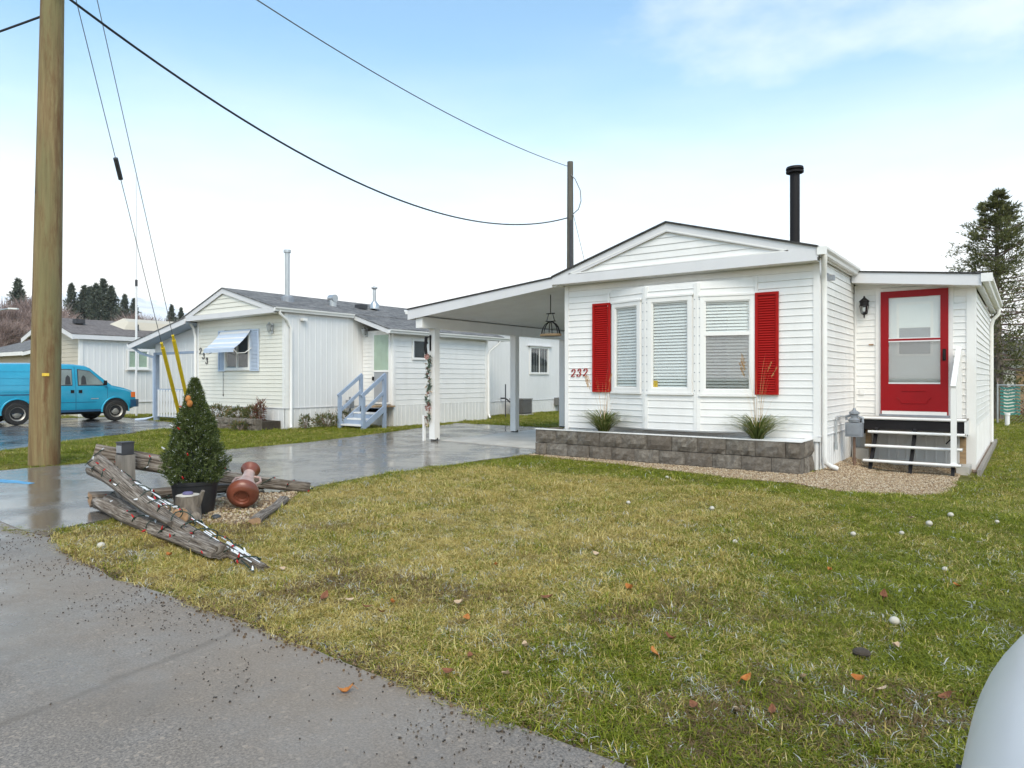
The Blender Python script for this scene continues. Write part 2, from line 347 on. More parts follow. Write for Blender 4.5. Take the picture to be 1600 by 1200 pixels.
# ------------------------------------------------------------------ mesh helpers
def V(*a): return Vector(a)
class MB:
    def __init__(s): s.v = []; s.f = []
    def add(s, vs, fs):
        o = len(s.v); s.v += [tuple(p) for p in vs]; s.f += [tuple(o + i for i in f) for f in fs]; return s
    def box(s, x0, x1, y0, y1, z0, z1):
        return s.add([(x0, y0, z0), (x1, y0, z0), (x1, y1, z0), (x0, y1, z0), (x0, y0, z1), (x1, y0, z1), (x1, y1, z1), (x0, y1, z1)],
                     [(0, 3, 2, 1), (4, 5, 6, 7), (0, 1, 5, 4), (1, 2, 6, 5), (2, 3, 7, 6), (3, 0, 4, 7)])
    def frame(s, o, d, u, n, x0, x1, z0, z1, y0, y1):    # a box in a local frame: d along, u up, n out
        o, d, u, n = V(*o), V(*d), V(*u), V(*n)
        P = [o + d * x + u * z + n * y for (x, y, z) in ((x0, y0, z0), (x1, y0, z0), (x1, y1, z0), (x0, y1, z0), (x0, y0, z1), (x1, y0, z1), (x1, y1, z1), (x0, y1, z1))]
        return s.add(P, [(0, 3, 2, 1), (4, 5, 6, 7), (0, 1, 5, 4), (1, 2, 6, 5), (2, 3, 7, 6), (3, 0, 4, 7)])
    def prism(s, poly, axis, t0, t1):     # poly in the two other axes (in xyz order), extruded along axis
        def P(p, t):
            l = list(p); l.insert('xyz'.index(axis), t); return tuple(l)
        n = len(poly)
        return s.add([P(p, t0) for p in poly] + [P(p, t1) for p in poly],
                     [tuple(range(n))[::-1], tuple(range(n, 2 * n))] + [(i, (i + 1) % n, n + (i + 1) % n, n + i) for i in range(n)])
    def bar(s, p, q, w, h=None, up=(0, 0, 1)):
        p, q = V(*p), V(*q); h = h or w; d = (q - p).normalized(); up = V(*up)
        if abs(d.dot(up)) > .98: up = V(0, 1, 0)
        sd = d.cross(up).normalized(); u = sd.cross(d)
        P = [e + sd * a * w / 2 + u * b * h / 2 for e in (p, q) for a, b in ((-1, -1), (1, -1), (1, 1), (-1, 1))]
        return s.add(P, [(0, 3, 2, 1), (4, 5, 6, 7), (0, 1, 5, 4), (1, 2, 6, 5), (2, 3, 7, 6), (3, 0, 4, 7)])
    def tube(s, pts, rad, n=8, caps=True):
        pts = [V(*p) for p in pts]; k = len(pts)
        if isinstance(rad, (int, float)): rad = [rad] * k
        ref = None; vs = []
        for i, p in enumerate(pts):
            d = (pts[min(i + 1, k - 1)] - pts[max(i - 1, 0)]).normalized()
            if ref is None: ref = d.orthogonal().normalized()
            ref = (ref - d * ref.dot(d)).normalized(); b = d.cross(ref)
            vs += [p + (ref * math.cos(2 * math.pi * j / n) + b * math.sin(2 * math.pi * j / n)) * rad[i] for j in range(n)]
        fs = [(i * n + j, i * n + (j + 1) % n, (i + 1) * n + (j + 1) % n, (i + 1) * n + j) for i in range(k - 1) for j in range(n)]
        if caps: fs += [tuple(range(n))[::-1], tuple(range((k - 1) * n, k * n))]
        return s.add(vs, fs)
    def lathe(s, prof, n=24, M=None):
        M = M or Matrix(); k = len(prof)
        vs = [M @ V(r * math.cos(2 * math.pi * j / n), r * math.sin(2 * math.pi * j / n), z) for r, z in prof for j in range(n)]
        fs = [(i * n + j, i * n + (j + 1) % n, (i + 1) * n + (j + 1) % n, (i + 1) * n + j) for i in range(k - 1) for j in range(n)]
        fs += [tuple(range(n))[::-1], tuple(range((k - 1) * n, k * n))]
        return s.add(vs, fs)
    def ball(s, c, r, n=8, sz=1.0):
        c = V(*c); pr = [(max(1e-4, math.sin(math.pi * i / n)) * r, -math.cos(math.pi * i / n) * r * sz) for i in range(n + 1)]
        return s.lathe(pr, n * 2, Matrix.Translation(c))
    def build(s, name, mat, parent=None, smooth=False, local=False, fix=True):
        off = V(0, 0, 0) if local else root_loc(parent)
        me = bpy.data.meshes.new(name); me.from_pydata([tuple(V(*p) - off) for p in s.v], [], s.f)
        if fix:
            bm = bmesh.new(); bm.from_mesh(me); bmesh.ops.recalc_face_normals(bm, faces=bm.faces); bm.to_mesh(me); bm.free()
        return link(name, me, mat, parent, smooth)
def root_loc(p):
    if p is None: return V(0, 0, 0)
    while p.parent: p = p.parent
    return V(*p.location)
def link(name, me, mat, parent=None, smooth=False):
    if mat and not me.materials: me.materials.append(MATS[mat])
    if smooth:
        me.polygons.foreach_set('use_smooth', [True] * len(me.polygons))
        try: me.set_sharp_from_angle(angle=R(40))
        except Exception: pass
    o = bpy.data.objects.new(name, me); C.objects.link(o); o.parent = parent
    return o
def thing(name, label, cat, loc=(0, 0, 0), rz=0, group=None):
    o = bpy.data.objects.new(name, None); C.objects.link(o); o.location = loc; o.rotation_euler = (0, 0, rz); o.empty_display_size = .2
    return tag(o, label, cat, group)
def tag(o, label, cat, group=None):
    o['label'] = label; o['category'] = cat
    if group: o['group'] = group
    return o
def kind(o, k, label=None):
    o['kind'] = k
    if label: o['label'] = label
    return o
def solo(mb, name, mat, label, cat, base, group=None, smooth=False):   # a one-mesh thing with its origin at base
    e = V(*base); mb.v = [tuple(V(*p) - e) for p in mb.v]
    o = mb.build(name, mat, None, smooth, local=True); o.location = e
    return tag(o, label, cat, group)

BOARDS = {}
def board(parent, mat, p0, d, n, length, h=.1155, name='siding_board', proud=.016):
    """one lapped siding board: p0 lower start on the wall face, d along, n outward"""
    key = (tuple(round(x, 3) for x in d), tuple(round(x, 3) for x in n), round(length, 3), round(h, 4), mat, proud)
    me = BOARDS.get(key)
    if me is None:
        sec = [(0, 0), (proud, 0), (proud, .010), (proud * .72, .016), (.004, h - .002), (0, h - .002)]
        D, Nn = V(*d), V(*n); vs = [Nn * a + V(0, 0, b) + D * t for t in (0, length) for a, b in sec]; k = len(sec)
        me = bpy.data.meshes.new(name); me.from_pydata([tuple(p) for p in vs], [], [tuple(range(k)), tuple(range(k, 2 * k))[::-1]] + [(i, k + i, k + (i + 1) % k, (i + 1) % k) for i in range(k)])
        bm = bmesh.new(); bm.from_mesh(me); bmesh.ops.recalc_face_normals(bm, faces=bm.faces); bm.to_mesh(me); bm.free()
        me.materials.append(MATS[mat]); BOARDS[key] = me
    o = bpy.data.objects.new(name, me); C.objects.link(o); o.parent = parent
    o.location = V(*p0) - root_loc(parent)
    return o
def siding(parent, mat, p, d, n, length, z0, z1, h=.1155, skip=None):
    z = z0; k = 0
    while z < z1 - .02:
        hh = min(h, z1 - z); q = random.choice((0, .0, .001, .002))
        a0 = V(p[0], p[1], z) + V(*n) * (q - .002)
        if length > 2.4 and random.random() < .7:      # lengths meet at a lap joint
            c = round(length * random.choice((.22, .37, .58, .74)), 2)
            board(parent, mat, tuple(a0), d, n, c, hh); board(parent, mat, tuple(a0 + V(*d) * (c + .003) + V(*n) * .0015), d, n, length - c - .003, hh)
        else: board(parent, mat, tuple(a0), d, n, length, hh)
        z += h; k += 1
def ribbed(mb, p, d, n, length, z0, z1, pitch=.2, rib=.03, depth=.012):
    """metal sheet with vertical ribs"""
    D, Nn = V(*d), V(*n); P = V(p[0], p[1], 0); x = 0; pts = []
    while x < length - 1e-6:
        for a, b in ((0, 0), (pitch - rib * 2, 0), (pitch - rib * 1.5, depth), (pitch - rib * .5, depth)):
            if x + a <= length: pts.append((x + a, b))
        x += pitch
    pts.append((length, 0))
    k = len(pts)
    mb.add([P + D * a + Nn * (b + .01) + V(0, 0, z) for z in (z0, z1) for a, b in pts], [(i, i + 1, k + i + 1, k + i) for i in range(k - 1)])
    return mb
def slab_roof(mb, prof, y0, y1, th=.035):          # prof: (x,z) polyline, extruded along y
    poly = list(prof) + [(x, z - th) for x, z in reversed(prof)]
    return mb.prism(poly, 'y', y0, y1)
def window(parent, o, d, n, w, h, fr=.06, out=.05, mat='white_vinyl', back='interior_dark', mull=(), rails=(), blind=0, blind_mat='blind_white', deep=.10, name='window', screen=None, proud_back=False, pane='glass'):
    """o: lower start corner on the wall face. deep: how far behind the wall face the dark backing panel sits (0 = shallow box in front)"""
    up = (0, 0, 1); f = MB()
    y0 = 0 if deep == 0 else -.02
    f.frame(o, d, up, n, 0, fr, 0, h, y0, out).frame(o, d, up, n, w - fr, w, 0, h, y0, out)
    f.frame(o, d, up, n, fr, w - fr, 0, fr, y0, out - .002).frame(o, d, up, n, fr, w - fr, h - fr, h, y0, out - .002)
    for m in mull: f.frame(o, d, up, n, m - .022, m + .022, fr, h - fr, y0, out - .008)
    for m in rails: f.frame(o, d, up, n, fr, w - fr, m - .03, m + .03, y0, out - .006)
    root = f.build(name, mat, parent)
    fi = .02      # inner sash lip
    s = MB()
    for a, b, c, e in ((fr, fr + fi, fr, h - fr), (w - fr - fi, w - fr, fr, h - fr), (fr + fi, w - fr - fi, fr, fr + fi), (fr + fi, w - fr - fi, h - fr - fi, h - fr)):
        s.frame(o, d, up, n, a, b, c, e, y0 + .001, out - .016)
    s.build('sash', mat, root)
    gy = out - .03 if deep else out - .022
    xs = [fr] + list(mull) + [w - fr]; zs = [fr] + list(rails) + [h - fr]
    for i in range(len(xs) - 1):
        for j in range(len(zs) - 1):
            MB().frame(o, d, up, n, xs[i] + .004, xs[i + 1] - .004, zs[j] + .004, zs[j + 1] - .004, gy, gy + .004).build('pane', pane, root)
    by = -deep if deep else .002
    MB().frame(o, d, up, n, fr * .5, w - fr * .5, fr * .5, h - fr * .5, by - (.01 if deep else .0015), by).build('room_backing', back, root)  # by default the unlit room's darkness is put into this panel's colour
    if blind:
        b = MB(); z = h - fr - .03; sy = gy - .035 if deep else gy - .010; dp = .017 if deep else .007
        D, Nn, O = V(*d), V(*n), V(*o)
        while z > fr + .01 + (h - 2 * fr) * (1 - blind):
            a = O + V(0, 0, z); x0, x1 = fr + .012, w - fr - .012
            P = [a + D * x + Nn * (sy + q) + V(0, 0, e) for q, e in ((-dp * .7, .0235), (0, .003), (dp * .7, -.0235)) for x in (x0, x1)]
            b.add(P, [(0, 1, 3, 2), (2, 3, 5, 4)]); z -= .054
        for k in (.2, .8):
            b.frame(o, d, up, n, w * k - .002, w * k + .002, fr, h - fr, sy - .001, sy + .001)
        b.build('blind', blind_mat, root, fix=False)
    if screen:
        MB().frame(o, d, up, n, fr + .003, w - fr - .003, fr + .003, screen, gy + .008, gy + .009).build('insect_screen', 'screen_mesh', root)
    return root
def shutter(parent, o, w, h, mat):        # louvred shutter on a wall facing -y; o lower left on the wall face
    f = MB(); n = (0, -1, 0); d = (1, 0, 0); up = (0, 0, 1); t = .045
    f.frame(o, d, up, n, 0, t, 0, h, .012, .045).frame(o, d, up, n, w - t, w, 0, h, .012, .045)
    for z in (0, h - t): f.frame(o, d, up, n, t, w - t, z, z + t, .012, .043)
    f.frame(o, d, up, n, t, w - t, t, h - t, .010, .016)
    r = f.build('shutter', mat, parent)
    s = MB(); O = V(*o); z = t + .006
    while z < h - t - .03:
        if True:
            s.add([O + V(x, -y, zz + z) for x in (t, w - t) for y, zz in ((.016, .036), (.036, .004), (.040, .007), (.020, .039))], [(0, 1, 2, 3), (7, 6, 5, 4), (0, 4, 5, 1), (1, 5, 6, 2), (2, 6, 7, 3), (3, 7, 4, 0)])
        z += .040
    s.build('louvres', mat, r)
    return r
def stroke(mb, pts, w0, w1, o, d, n, s, slant=.22, t=.012):
    """calligraphic pen stroke on a wall"""
    O, D, Nn = V(*o), V(*d), V(*n); k = len(pts); L_, R_ = [], []
    for i, (x, y) in enumerate(pts):
        a = pts[max(i - 1, 0)]; b = pts[min(i + 1, k - 1)]; dx, dy = b[0] - a[0], b[1] - a[1]; l = math.hypot(dx, dy) or 1; dx /= l; dy /= l
        ww = (w0 + (w1 - w0) * abs(dy)) / 2
        for lst, sg in ((L_, 1), (R_, -1)):
            px, py = x - dy * ww * sg, y + dx * ww * sg; lst.append((px + slant * py, py))
    for i in range(k - 1):
        q = [L_[i], L_[i + 1], R_[i + 1], R_[i]]
        P = [O + D * (a * s) + V(0, 0, b * s) + Nn * e for e in (0, t) for a, b in q]
        mb.add(P, [(0, 1, 2, 3), (7, 6, 5, 4), (0, 4, 5, 1), (1, 5, 6, 2), (2, 6, 7, 3), (3, 7, 4, 0)])
def arc(cx, cy, rx, ry, a0, a1, n=12): return [(cx + rx * math.cos(R(a0 + (a1 - a0) * i / n)), cy + ry * math.sin(R(a0 + (a1 - a0) * i / n))) for i in range(n + 1)]
GLYPH = {'2': [arc(.30, .72, .25, .26, 175, -20) + [(.40, .42), (.22, .20), (.04, .04)], [(.03, .04), (.22, .08), (.42, .02), (.58, .10)], arc(.09, .74, .045, .05, 0, 360, 8)],
         '3': [arc(.28, .76, .22, .22, 165, -90), arc(.26, .28, .27, .27, 90, -165), arc(.11, .78, .045, .05, 0, 360, 8), arc(.06, .22, .045, .05, 0, 360, 8)]}
def digit(parent, ch, o, d, n, s, mat, slant=.22):
    mb = MB()
    for st in GLYPH[ch]: stroke(mb, st, .05, .14, o, d, n, s, slant)
    return mb.build('house_number', mat, parent, fix=False)

def tri_cloud(P, n_dir, length, width, jitter=.6, seed=0):
    """thin needle/leaf triangles: P (k,3) base points, n_dir (k,3) main directions -> verts, faces"""
    g = np.random.default_rng(seed); k = len(P)
    d = n_dir + g.normal(0, jitter, (k, 3)); d /= np.linalg.norm(d, axis=1, keepdims=True) + 1e-9
    s = np.cross(d, g.normal(0, 1, (k, 3))); s /= np.linalg.norm(s, axis=1, keepdims=True) + 1e-9
    L_ = length * g.uniform(.6, 1.3, (k, 1)) if np.isscalar(length) else length[:, None] * g.uniform(.7, 1.2, (k, 1))
    W_ = width * g.uniform(.7, 1.3, (k, 1))
    v = np.empty((k, 3, 3)); v[:, 0] = P - s * W_ / 2 ; v[:, 1] = P + s * W_ / 2; v[:, 2] = P + d * L_
    return v.reshape(-1, 3)
def tri_mesh(name, v):
    n = len(v) // 3; me = bpy.data.meshes.new(name)
    me.vertices.add(len(v)); me.vertices.foreach_set('co', v.astype(np.float32).ravel())
    me.loops.add(n * 3); me.loops.foreach_set('vertex_index', np.arange(n * 3, dtype=np.int32))
    me.polygons.add(n); me.polygons.foreach_set('loop_start', np.arange(0, n * 3, 3, dtype=np.int32))
    me.update(calc_edges=True); me.validate(); return me

# ------------------------------------------------------------------ the ground
def gz(x, y):
    s = lambda t: (lambda q: q * q * (3 - 2 * q))(min(1, max(0, t)))
    return -.135 * s((x + .12) / .85) * s((y + 3.2) / 3.0)
def axis(fine0, fine1, step, far):
    a = list(np.arange(fine0, fine1 + 1e-6, step)); d = step; x = fine0; lo = []
    while x > -far: d *= 1.5; x -= d; lo.append(x)
    d = step; x = fine1; hi = []
    while x < far: d *= 1.5; x += d; hi.append(x)
    return sorted(lo) + a + hi
xs, ys = axis(-12, 8, .4, 6000), axis(-12, 20, .4, 6000)
gm = MB(); gm.v = [(x, y, gz(x, y)) for y in ys for x in xs]; nx = len(xs)
gm.f = [(j * nx + i, j * nx + i + 1, (j + 1) * nx + i + 1, (j + 1) * nx + i) for j in range(len(ys) - 1) for i in range(nx - 1)]
kind(gm.build('ground', 'turf', fix=False, smooth=True), 'structure')

def wobble(poly, amp=.05, step=.18, seed=1):
    out = []; n = len(poly)
    for i in range(n):
        a, b = V(*poly[i], 0), V(*poly[(i + 1) % n], 0); l = (b - a).length; k = max(1, int(l / step)) if l < 60 else 1
        nr = V(-(b - a).y, (b - a).x, 0).normalized()
        for j in range(k):
            p = a + (b - a) * (j / k); q = noise.noise(V(p.x * 1.3, p.y * 1.3, seed)) * amp + noise.noise(V(p.x * 6, p.y * 6, seed + 5)) * amp * .5
            out.append(tuple((p + nr * q).xy))
    return out
def sheet(name, poly, z, mat, th=.05, amp=.05, k='structure'):
    m = MB(); m.prism(wobble(poly, amp) if amp else poly, 'z', z - th, z); return kind(m.build(name, mat), k)
ROAD = [(-400, -16.2), (400, -16.2), (400, -9.42), (1.2, -9.42), (.2, -9.42), (-1.0, -9.38), (-2.6, -9.36), (-3.6, -9.28), (-4.5, -9.1), (-10.3, -9.1), (-12.5, -9.4), (-400, -9.4)]
DRIVE = [(-4.55, -9.12), (-4.85, -8.9), (-4.95, -8.2), (-4.85, -7.6), (-5.0, -6), (-5.15, -4.3), (-5.1, -2.2), (-4.98, -.45), (-4.98, 5.55), (-12.4, 5.62), (-12.15, 5.2), (-11.5, 2.58), (-10.75, -.3), (-10.5, -1.5), (-10.45, -3.6), (-10.2, -5.5), (-10.3, -6.9), (-10.35, -8.2), (-11.0, -8.9), (-11.5, -9.12)]
DRIVE2 = [(-12.9, -9.1), (-13.9, -6.5), (-15.4, -4.46), (-16.9, -2.2), (-17.4, -1.3), (-17.4, .3), (-21.0, .35), (-25.6, .9), (-25.8, -5), (-24.8, -9.1)]
sheet('road', ROAD, .012, 'asphalt_road', amp=.06)
sheet('driveway', DRIVE, .018, 'asphalt_drive', amp=.05)
sheet('neighbour_driveway', DRIVE2, .015, 'asphalt_far', amp=.06)
sheet('carport_slab', [(-8.46, .42), (-5.0, .05), (-4.75, .05), (-4.75, 5.5), (-8.52, 5.5)], .030, 'concrete', amp=0)
GRAVEL = [(-5.0, -.45), (-4.95, -.88), (-3.5, -1.10), (-2.0, -1.36), (-.6, -1.72), (.4, -1.58), (1.2, -1.28), (1.72, -.72), (1.8, .4), (1.75, 2.0), (1.92, 2.9), (0, 2.9), (-.02, -.3)]
gb = MB(); gs = .07
def in_poly(poly, x, y):
    r = False
    for (xa, ya), (xb, yb) in zip(poly, poly[1:] + poly[:1]):
        if (ya > y) != (yb > y) and x < (xb - xa) * (y - ya) / (yb - ya) + xa: r = not r
    return r
gi_ = {}
for i in range(int(-5.2 / gs), int(2.2 / gs)):
    for j in range(int(-2.3 / gs), int(3.0 / gs)):
        if in_poly(GRAVEL, (i + .5) * gs, (j + .5) * gs):
            ids = []
            for p in ((i, j), (i + 1, j), (i + 1, j + 1), (i, j + 1)):
                if p not in gi_: gi_[p] = len(gb.v); gb.v.append((p[0] * gs, p[1] * gs, gz(p[0] * gs, p[1] * gs) + .012))
                ids.append(gi_[p])
            gb.f.append(tuple(ids))
bm_ = gb.build('gravel_bed', 'gravel_bed', fix=False); kind(bm_, 'structure')
bed = [(-5.25, -8.1), (-4.75, -8.25), (-4.1, -8.15), (-3.55, -7.75), (-3.9, -7.2), (-4.3, -6.7), (-4.8, -6.2), (-5.1, -6.6), (-5.2, -7.3)]
sheet('mulch_bed', bed, .022, 'mulch', amp=.12)
bl = MB(); bl.prism(wobble([(-9.35, -8.12), (-8.9, -7.98), (-8.35, -7.86), (-8.3, -7.95), (-8.9, -8.1), (-9.4, -8.25)], .05, .06), 'z', .019, .0225)
kind(bl.build('paint_mark', 'blue_mark'), 'structure')
# the board and gravel strip along the addition's side
m = MB(); m.box(1.99, 2.05, 1.9, 9.2, -.14, -.03); solo(m, 'edging_board', 'grey_timber', 'weathered edging board running back beside the white addition on the right', 'board', (2.02, 1.9, -.14))
m = MB(); m.box(1.9, 1.99, 2.4, 9.2, -.2, -.118); kind(m.build('gravel_strip', 'gravel_bed'), 'structure')
# low snowy hills, whitened so the mist over them is in their colour
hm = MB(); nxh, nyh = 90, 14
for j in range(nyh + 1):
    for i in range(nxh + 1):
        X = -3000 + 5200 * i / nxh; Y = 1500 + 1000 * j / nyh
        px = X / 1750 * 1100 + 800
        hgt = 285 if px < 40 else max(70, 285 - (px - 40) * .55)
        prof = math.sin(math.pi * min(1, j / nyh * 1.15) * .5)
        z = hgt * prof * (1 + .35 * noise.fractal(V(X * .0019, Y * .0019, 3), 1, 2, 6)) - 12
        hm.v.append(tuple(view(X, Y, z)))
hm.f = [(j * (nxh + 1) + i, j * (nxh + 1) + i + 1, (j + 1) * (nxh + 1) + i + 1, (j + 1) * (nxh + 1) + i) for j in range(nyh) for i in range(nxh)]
kind(hm.build('hills', 'snow_haze_hill', smooth=True, fix=False), 'structure')

# ------------------------------------------------------------------ number 232
XD, YD, ZD = (1, 0, 0), (0, 1, 0), (0, 0, 1)
H = thing('mobile_home', 'white sided mobile home with red shutters, red door and the number 232', 'house', (-2.34, 0, 0))
W0, LEN = -4.67, 16.0
fw = MB().box(W0, 0, 0, .12, .5, 3.32).build('front_wall', 'white_vinyl', H)
siding(fw, 'white_vinyl', (W0 + .075, 0), XD, (0, -1, 0), -W0 - .15, .5, 3.285)
rw = MB().box(-.12, 0, .12, 2.78, .5, 3.36).build('side_wall', 'white_vinyl', H)
siding(rw, 'white_vinyl', (0, .075), YD, (1, 0, 0), 2.64, .53, 3.34)
m = MB().box(W0, W0 + .12, .12, LEN, 0, 3.4).box(W0 + .12, 0, LEN - .12, LEN, 0, 3.4).box(-.12, 0, 8.6, LEN - .12, 0, 3.4)
m.build('rear_walls', 'white_vinyl', H)
m = MB().box(W0 - .012, W0 + .075, -.022, .10, .46, 3.29); m.build('corner_trim', 'white_vinyl', H)
m = MB().box(-.075, .022, -.022, .075, .46, 3.36); m.build('corner_trim', 'white_vinyl', H)
m = MB(); ribbed(m, (W0, .02), XD, (0, -1, 0), -W0, -.02, .505, .15, .02, .008); ribbed(m, (0, .03), YD, (1, 0, 0), 2.74, -.2, .54, .15, .02, .008)
m.box(W0, -.01, .03, .1, -.2, .5); m.box(-.1, -.002, .1, 2.77, -.2, .5); m.build('skirting', 'skirt_white', H, fix=False)
m = MB().box(-.01, .03, -.03, 2.76, .535, .55); m.build('skirting_cap', 'trim', H)
# addition
AX, AY0, AY1 = 1.914, 2.77, 8.6
af = MB().box(0, AX, AY0, AY0 + .12, -.2, 3.05).build('addition_front_wall', 'white_vinyl', H)
siding(af, 'white_vinyl', (.03, AY0), XD, (0, -1, 0), AX - .1, .70, 3.22)
ar = MB().box(AX - .12, AX, AY0 + .12, AY1, -.2, 3.0).box(0, AX - .12, AY1 - .12, AY1, -.2, 3.0).build('addition_side_wall', 'white_vinyl', H)
siding(ar, 'white_vinyl', (AX, AY0 + .08), YD, (1, 0, 0), AY1 - AY0 - .1, .62, 3.02)
m = MB(); ribbed(m, (AX, AY0 + .1), YD, (1, 0, 0), AY1 - AY0 - .1, -.2, .62, .15, .02, .008); ribbed(m, (0, AY0 - .004), XD, (0, -1, 0), AX, -.2, .70, .15, .02, .008)
m.build('addition_skirting', 'skirt_white', H, fix=False)
m = MB().box(AX - .12, AX + .022, AY0 - .024, AY0 + .08, -.16, 3.06); m.build('corner_trim', 'white_vinyl', H)
m = MB().box(.018, .05, AY0 - .03, AY0 - .002, .62, 3.2); m.build('corner_trim', 'white_vinyl', H)
# main roof
OV = -.30; EL, ER, RG = (-4.80, 3.445), (.06, 3.50), (-2.43, 4.20)
rf = slab_roof(MB(), [EL, RG, ER], OV - .03, LEN + .3, .03).build('roof', 'shingle_dark', H)
def rake(p, q, dz, y0, y1, name='rake_board', mat='trim', parent=H):
    return MB().prism([(p[0], p[1] - .031), (q[0], q[1] - .031), (q[0], q[1] - .031 - dz), (p[0], p[1] - .031 - dz)], 'y', y0, y1).build(name, mat, parent)
rake(EL, RG, .15, OV, OV + .03); rake(RG, ER, .15, OV, OV + .03)
MB().prism([(-4.80, 3.275), (0.045, 3.275), (.045, 3.455), (-.3, 3.455), (-4.5, 3.435), (-4.80, 3.40)], 'y', OV - .004, OV + .028).build('fascia', 'trim', H)
gbk = MB().prism([(-4.6, 3.4), (-.2, 3.4), (-2.43, 4.10)], 'y', OV + .06, OV + .10).build('gable_panel', 'white_vinyl', H)
zz0 = 3.455
tl = lambda z: (-4.40 + (z - 3.445) / (4.03 - 3.445) * 1.97, -.42 - (z - 3.455) / (4.03 - 3.455) * 2.01)
while zz0 < 4.0:
    z1 = min(zz0 + .118, 4.02); a0, b0 = tl(zz0); a1, b1 = tl(z1)
    if b1 < a1: b1 = a1 + .01
    P = [(a0, OV + .040, zz0), (b0, OV + .040, zz0), (b1, OV + .052, z1 - .003), (a1, OV + .052, z1 - .003), (a0, OV + .06, zz0), (b0, OV + .06, zz0), (b1, OV + .06, z1 - .003), (a1, OV + .06, z1 - .003)]
    mb = MB().add(P, [(0, 1, 2, 3), (7, 6, 5, 4), (0, 4, 5, 1), (1, 5, 6, 2), (2, 6, 7, 3), (3, 7, 4, 0)]); mb.build('siding_board', 'white_vinyl', gbk); zz0 += .118
tr_ = MB()
for p, q in (((-4.42, 3.455), (-2.43, 4.045)), ((-2.43, 4.045), (-.38, 3.465)), ((-4.42, 3.455), (-.38, 3.465))): tr_.bar((p[0], OV + .022, p[1]), (q[0], OV + .022, q[1]), .05, .022)
tr_.build('gable_trim', 'white_vinyl', gbk)
MB().box(-4.80, .02, OV + .03, -.023, 3.278, 3.296).build('soffit', 'soffit', H)
MB().box(.0225, .06, -.02, 2.4, 3.345, 3.36).build('side_soffit', 'soffit', H)
def gutter(x, sgn, y0, y1, z, parent, s=1.0):
    pr = [(x, z - .11 * s), (x + sgn * .075 * s, z - .11 * s), (x + sgn * .085 * s, z - .07 * s), (x + sgn * .12 * s, z - .035 * s), (x + sgn * .125 * s, z), (x + sgn * .11 * s, z), (x + sgn * .10 * s, z - .03 * s), (x, z - .03 * s)]
    return MB().prism(pr, 'y', y0, y1).build('gutter', 'white_vinyl', parent)
MB().box(.03, .058, OV - .004, 2.42, 3.36, 3.468).build('side_fascia', 'trim', H)
g = gutter(.06, 1, OV, 2.40, 3.475, H, 1.0)
MB().box(.04, .19, OV - .012, OV - .001, 3.355, 3.478).build('end_cap', 'white_vinyl', g)
m = MB().tube([(.12, -.16, 3.37), (.12, -.16, 3.30), (.075, .02, 3.10), (.065, .09, 2.98), (.065, .11, 2.6), (.065, .11, .22), (.07, .12, .13), (.12, .20, .07), (.19, .34, .02)], .042, 10)
m.build('downspout', 'white_vinyl', H, smooth=True)
# addition roof
PL, PR = (.03, 3.445), (2.06, 3.235)
slab_roof(MB(), [PL, PR], 2.38, AY1 + .2, .025).build('addition_roof', 'shingle_dark', H)
MB().prism([(PL[0], 3.418), (PR[0] - .03, 3.209), (PR[0] - .03, 3.02), (PL[0], 3.225)], 'y', 2.40, 2.425).build('fascia', 'trim', H)
MB().prism([(.03, 3.225), (2.02, 3.022), (2.02, 3.036), (.03, 3.239)], 'y', 2.426, 2.768).build('soffit', 'soffit', H)
MB().prism([(AX + .02, 3.035), (2.03, 3.022), (2.03, 3.205), (AX + .02, 3.21)], 'y', 2.77, AY1 + .1).build('side_fascia', 'trim', H)
g2 = gutter(2.031, 1, 2.38, 8.7, 3.215, H, 1.15)
MB().box(2.02, 2.185, 2.367, 2.379, 3.08, 3.22).build('end_cap', 'white_vinyl', g2)
MB().tube([(2.10, 8.4, 3.1), (2.10, 8.4, 2.98), (1.99, 8.4, 2.85), (1.96, 8.4, 2.7), (1.96, 8.4, -.05)], .04, 8).build('downspout', 'white_vinyl', H, smooth=True)
# stove pipe, vents
sp = MB().tube([(-.87, 2, 3.62), (-.87, 2, 5.30)], .088, 20).build('stove_pipe', 'black_metal', H, smooth=True)
MB().lathe([(.10, 5.30), (.155, 5.31), (.16, 5.345), (.11, 5.35), (.11, 5.37), (.16, 5.375), (.15, 5.42), (.03, 5.45)], 20, Matrix.Translation((-.87, 2, 0))).build('rain_cap', 'black_metal', sp, smooth=True)
MB().lathe([(.17, 3.66), (.15, 3.78), (.10, 3.84), (.095, 3.9)], 20, Matrix.Translation((-.87, 2, 0))).build('storm_collar', 'dark_grey', sp, smooth=True)
MB().tube([(-1.55, 4.6, 3.8), (-1.55, 4.6, 4.30), (-1.50, 4.6, 4.40), (-1.38, 4.6, 4.43), (-1.28, 4.6, 4.36)], .05, 8).build('vent_pipe', 'white_vinyl', H, smooth=True)
MB().tube([(-1.85, 4.9, 3.8), (-1.85, 4.9, 4.45)], .035, 8).build('vent_pipe', 'white_vinyl', H, smooth=True)
